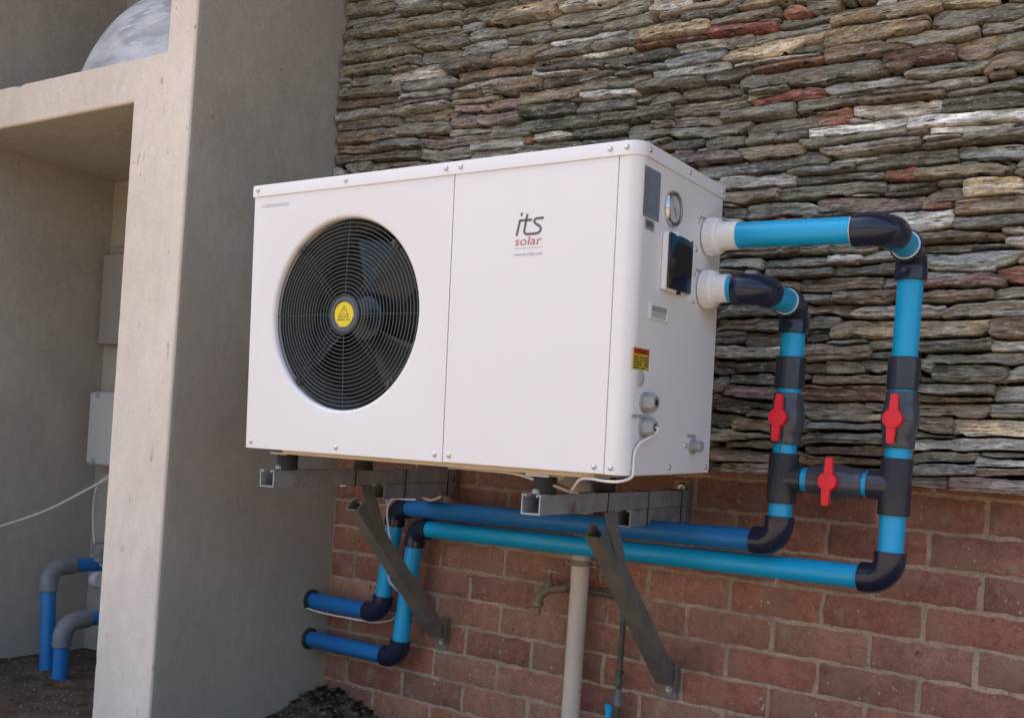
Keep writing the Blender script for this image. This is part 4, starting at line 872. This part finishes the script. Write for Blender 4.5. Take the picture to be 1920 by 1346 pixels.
tag(obj('cable_offcut', MB().tube(spline(c4, 6), .0042, 8), 'cable', angle=60), 'short white cable end lying on the upper blue pipe', 'cable')
dp = thing('downpipe', 'stained beige drain pipe clamped upright on the bricks beside the tap', 'drain pipe', (.34, -.048, GZ))
obj('pipe', MB().tube([(.342, -.050, GZ-.03), (.340, -.050, -.02)], .0245, 28), 'bpipe', dp)
obj('pipe_bend', MB().tube([(.340, -.050, -.022), (.340, -.052, .005), (.340, -.075, .035), (.340, -.13, .055), (.340, -.20, .0715)], .0262, 28), 'bpipe', dp)
cl = MB().lathe((.340, -.050, -.180), (0, 0, 1), [(0, .0252), (0, .0262), (.016, .0262), (.016, .0252)], 28); obj('clamp_band', cl, 'plate', dp)
for s in (-1, 1):
    x = .340+s*.0255; m = MB()
    m.box((x if s > 0 else x-.018, -.052, -.1805), (x+.018 if s > 0 else x, -.049, -.1785)); m.box((x if s > 0 else x-.018, -.052, -.1660), (x+.018 if s > 0 else x, -.049, -.1640)); m.box((x+s*.018-.001, -.052, -.1805), (x+s*.018+.001, -.049, -.1640)); obj('clamp_lug', m, 'galv', dp)
cp_ = thing('copper_pipe', 'green-stained copper pipe running behind the beige downpipe and down the bricks', 'pipe', (.466, -.03, GZ))
obj('pipe', MB().tube([(.285, -.028, -.246), (.458, -.028, -.249)], .0078, 16), 'copper', cp_)
obj('bend', MB().tube([(.440, -.028, -.249), (.458, -.028, -.250), (.466, -.028, -.256), (.467, -.028, -.275)], .0098, 16), 'copper', cp_)
obj('pipe', MB().tube([(.467, -.028, -.265), (.469, -.028, GZ-.02)], .0078, 16), 'copper', cp_)
obj('fitting', MB().lathe((.4685, -.028, -.478), (0, 0, 1), [(0, .0115), (.014, .0115), (.014, .0095), (.026, .0095), (.026, .0125), (.036, .0125)], 6), 'copper', cp_, angle=30)
obj('fitting', MB().lathe((.4690, -.028, -.535), (0, 0, 1), [(0, .0105), (.03, .0105), (.03, .0085), (.045, .0085)], 16), 'oldfit', cp_, angle=30)
bf = MB().lathe((.447, -.034, -.600), (0, 0, 1), [(0, .0085), (.05, .0085), (.05, .0105), (.064, .0105), (.066, .008)], 20)
tag(obj('hose_end', bf, 'blue', angle=40), 'blue plastic hose end beside the foot of the copper pipe', 'hose')
tp = thing('garden_tap', 'old brass garden tap with a crossbar handle on the bricks left of the downpipe', 'tap', (.245, -.05, -.25))
tb = MB().tube(spline([(.292, -.040, -.247), (.270, -.058, -.250), (.252, -.072, -.257), (.240, -.083, -.272), (.236, -.087, -.290)], 5), .0125, 18); obj('body', tb, 'brass', tp)
obj('bonnet', MB().lathe((.256, -.068, -.250), (0, 0, 1), [(0, .013), (.008, .0145), (.012, .0145), (.020, .010), (.028, .0085), (.028, .006), (.044, .006)], 20), 'brass', tp, angle=40)
sp_ = MB().lathe((.236, -.087, -.284), (0, 0, -1), [(0, .0130), (.004, .0165), (.014, .0165), (.019, .0105), (.038, .0100), (.0385, .007)], 20); obj('spout', sp_, 'brass', tp, angle=40)
hd = MB().tube([(.231, -.070, -.204), (.256, -.068, -.2035), (.281, -.066, -.206)], .0034, 10, scales=[.9, 1.5, .9]); hd.lathe((.256, -.068, -.209), (0, 0, 1), [(0, .0065), (.008, .0060), (.0105, .004)], 14); obj('handle', hd, 'brassb', tp, angle=50)
fl_ = MB().lathe((.300, -.028, -.247), (-1, -.35, 0), [(0, .017), (.006, .0175), (.006, .013), (.020, .013), (.022, .0155), (.030, .0155), (.030, .011)], 8); obj('inlet_nut', fl_, 'brass', tp, angle=30)

# ---------------------------------------------------------------- things in the niches
def niche_pipe(label, bx, by, cx, cy, cz, ey):
    t = thing('blue_stub_pipe', label, 'pipe', (bx, by, GZ), 'blue pipes rising from the soil in the lower niche')
    b_, c_ = Vector((bx, by, GZ-.06)), Vector((cx, cy, cz)); up = (b_-c_).normalized(); e = Vector((cx, ey, cz)); R = .0305
    obj('pipe', MB().tube([b_, c_+up*.05], .025, 28), 'royal', t)
    obj('pipe', MB().tube([c_+Vector((0, .07, 0)), e], .025, 28), 'royal', t)
    pts = [c_+up*.085]; bend = .058; p1, p2 = c_+up*bend, c_+Vector((0, bend, 0)); ctr = c_+(up+Vector((0, 1, 0)))*bend
    for i in range(11): v = (p1-ctr).lerp(p2-ctr, i/10); pts.append(ctr+v.normalized()*(p1-ctr).length)
    pts.append(c_+Vector((0, .095, 0))); obj('elbow', MB().tube(pts, R, 28), 'oldfit', t, bevel=.0012)
niche_pipe('taller blue pipe with a worn grey elbow rising from the soil inside the niche', -1.585, -.352, -1.618, -.352, -.408, -.055)
niche_pipe('shorter blue pipe with a worn grey elbow half hidden by the pier edge', -1.435, -.40, -1.440, -.40, -.567, -.055)
vf = MB().lathe((-1.545, -.20, -.385), (.12, 0, 1), [(0, .024), (.028, .024), (.028, .034), (.052, .036), (.060, .030), (.066, .018)], 24); tag(obj('grey_pipe_cap', vf, 'oldfit', angle=40), 'grey domed pipe fitting above the blue pipe beside the pier edge', 'pipe fitting')
vg = MB().lathe((-1.575, -.20, -.458), (1, -.1, .1), [(0, .012), (.004, .024), (.012, .030), (.03, .030), (.05, .026)], 24); tag(obj('white_pipe_cap', vg, 'ebox', angle=40), 'pale rounded pipe cap under the blue pipe beside the pier edge', 'pipe fitting')
eb = thing('junction_box', 'grey-white junction box on the niche back wall half hidden by the pier', 'box', (-1.68, -.061, .085))
obj('case', MB().box((-1.765, -.13, -.052), (-1.57, -.0605, .225)), 'ebox', eb, bevel=.006)
obj('lid', MB().box((-1.762, -.142, -.046), (-1.573, -.1302, .219)), 'ebox', eb, bevel=.004)
for x, z in ((-1.715, -.036), (-1.715, .209)): obj('lid_screw', MB().lathe((x, -.142, z), (0, -1, 0), [(0, .010), (.003, .010), (.004, .007)], 12), 'gland', eb)
gb = thing('wall_board', 'tall grey board fixed high on the niche back wall', 'board', (-1.68, -.061, .6))
obj('board', MB().box((-1.800, -.10, .405), (-1.56, -.0605, .745)), 'gboard', gb, bevel=.004)
obj('board_rail', MB().box((-1.790, -.085, .7455), (-1.56, -.0605, .775)), 'gboard', gb, bevel=.003)
c5 = [(-2.0+.21, -.70, -.335), (-1.79, -.55, -.31), (-1.74, -.40, -.255), (-1.66, -.33, -.205), (-1.56, -.28, -.140), (-1.50, -.22, -.085), (-1.50, -.15, -.054)]
tag(obj('niche_cable', MB().tube(spline(c5, 8), .0048, 8), 'gcable', angle=60), 'off-white cable sagging leftwards from the junction box across the niche', 'cable')
c6 = [(-1.535, -.145, -.054), (-1.56, -.18, -.078), (-1.592, -.20, -.118), (-1.610, -.20, -.197), (-1.596, -.20, -.293), (-1.573, -.20, -.358), (-1.535, -.20, -.405)]
tag(obj('niche_cable', MB().tube(spline(c6, 8), .0040, 8), 'gcable', angle=60), 'thin off-white cable hanging down from the junction box to the pipe caps', 'cable')
# weathered dome on the shelf
dm_ = MB(); n_, k_ = 14, 56; cz, R, Ry = 1.05, .44, .22
z_lo = 1.1535
prev = []
for i in range(n_+1):
    zz = z_lo+(cz+R-.0005-z_lo)*math.sin(i/n_*math.pi/2); s = math.sqrt(max(1e-6, 1-((zz-cz)/R)**2))
    for j in range(k_):
        a = 2*math.pi*j/k_; dm_.v.append((-1.09+R*s*math.cos(a), -.37+Ry*s*math.sin(a), zz))
for i in range(n_):
    for j in range(k_): dm_.f.append((i*k_+j, i*k_+(j+1) % k_, (i+1)*k_+(j+1) % k_, (i+1)*k_+j))
dm_.f.append(tuple(range(n_*k_, (n_+1)*k_))); dm_.f.append(tuple(range(k_))[::-1])
tag(obj('dome', dm_, 'dome', angle=60), 'weathered pale blue-grey dome standing on the shelf in the upper niche', 'dome')
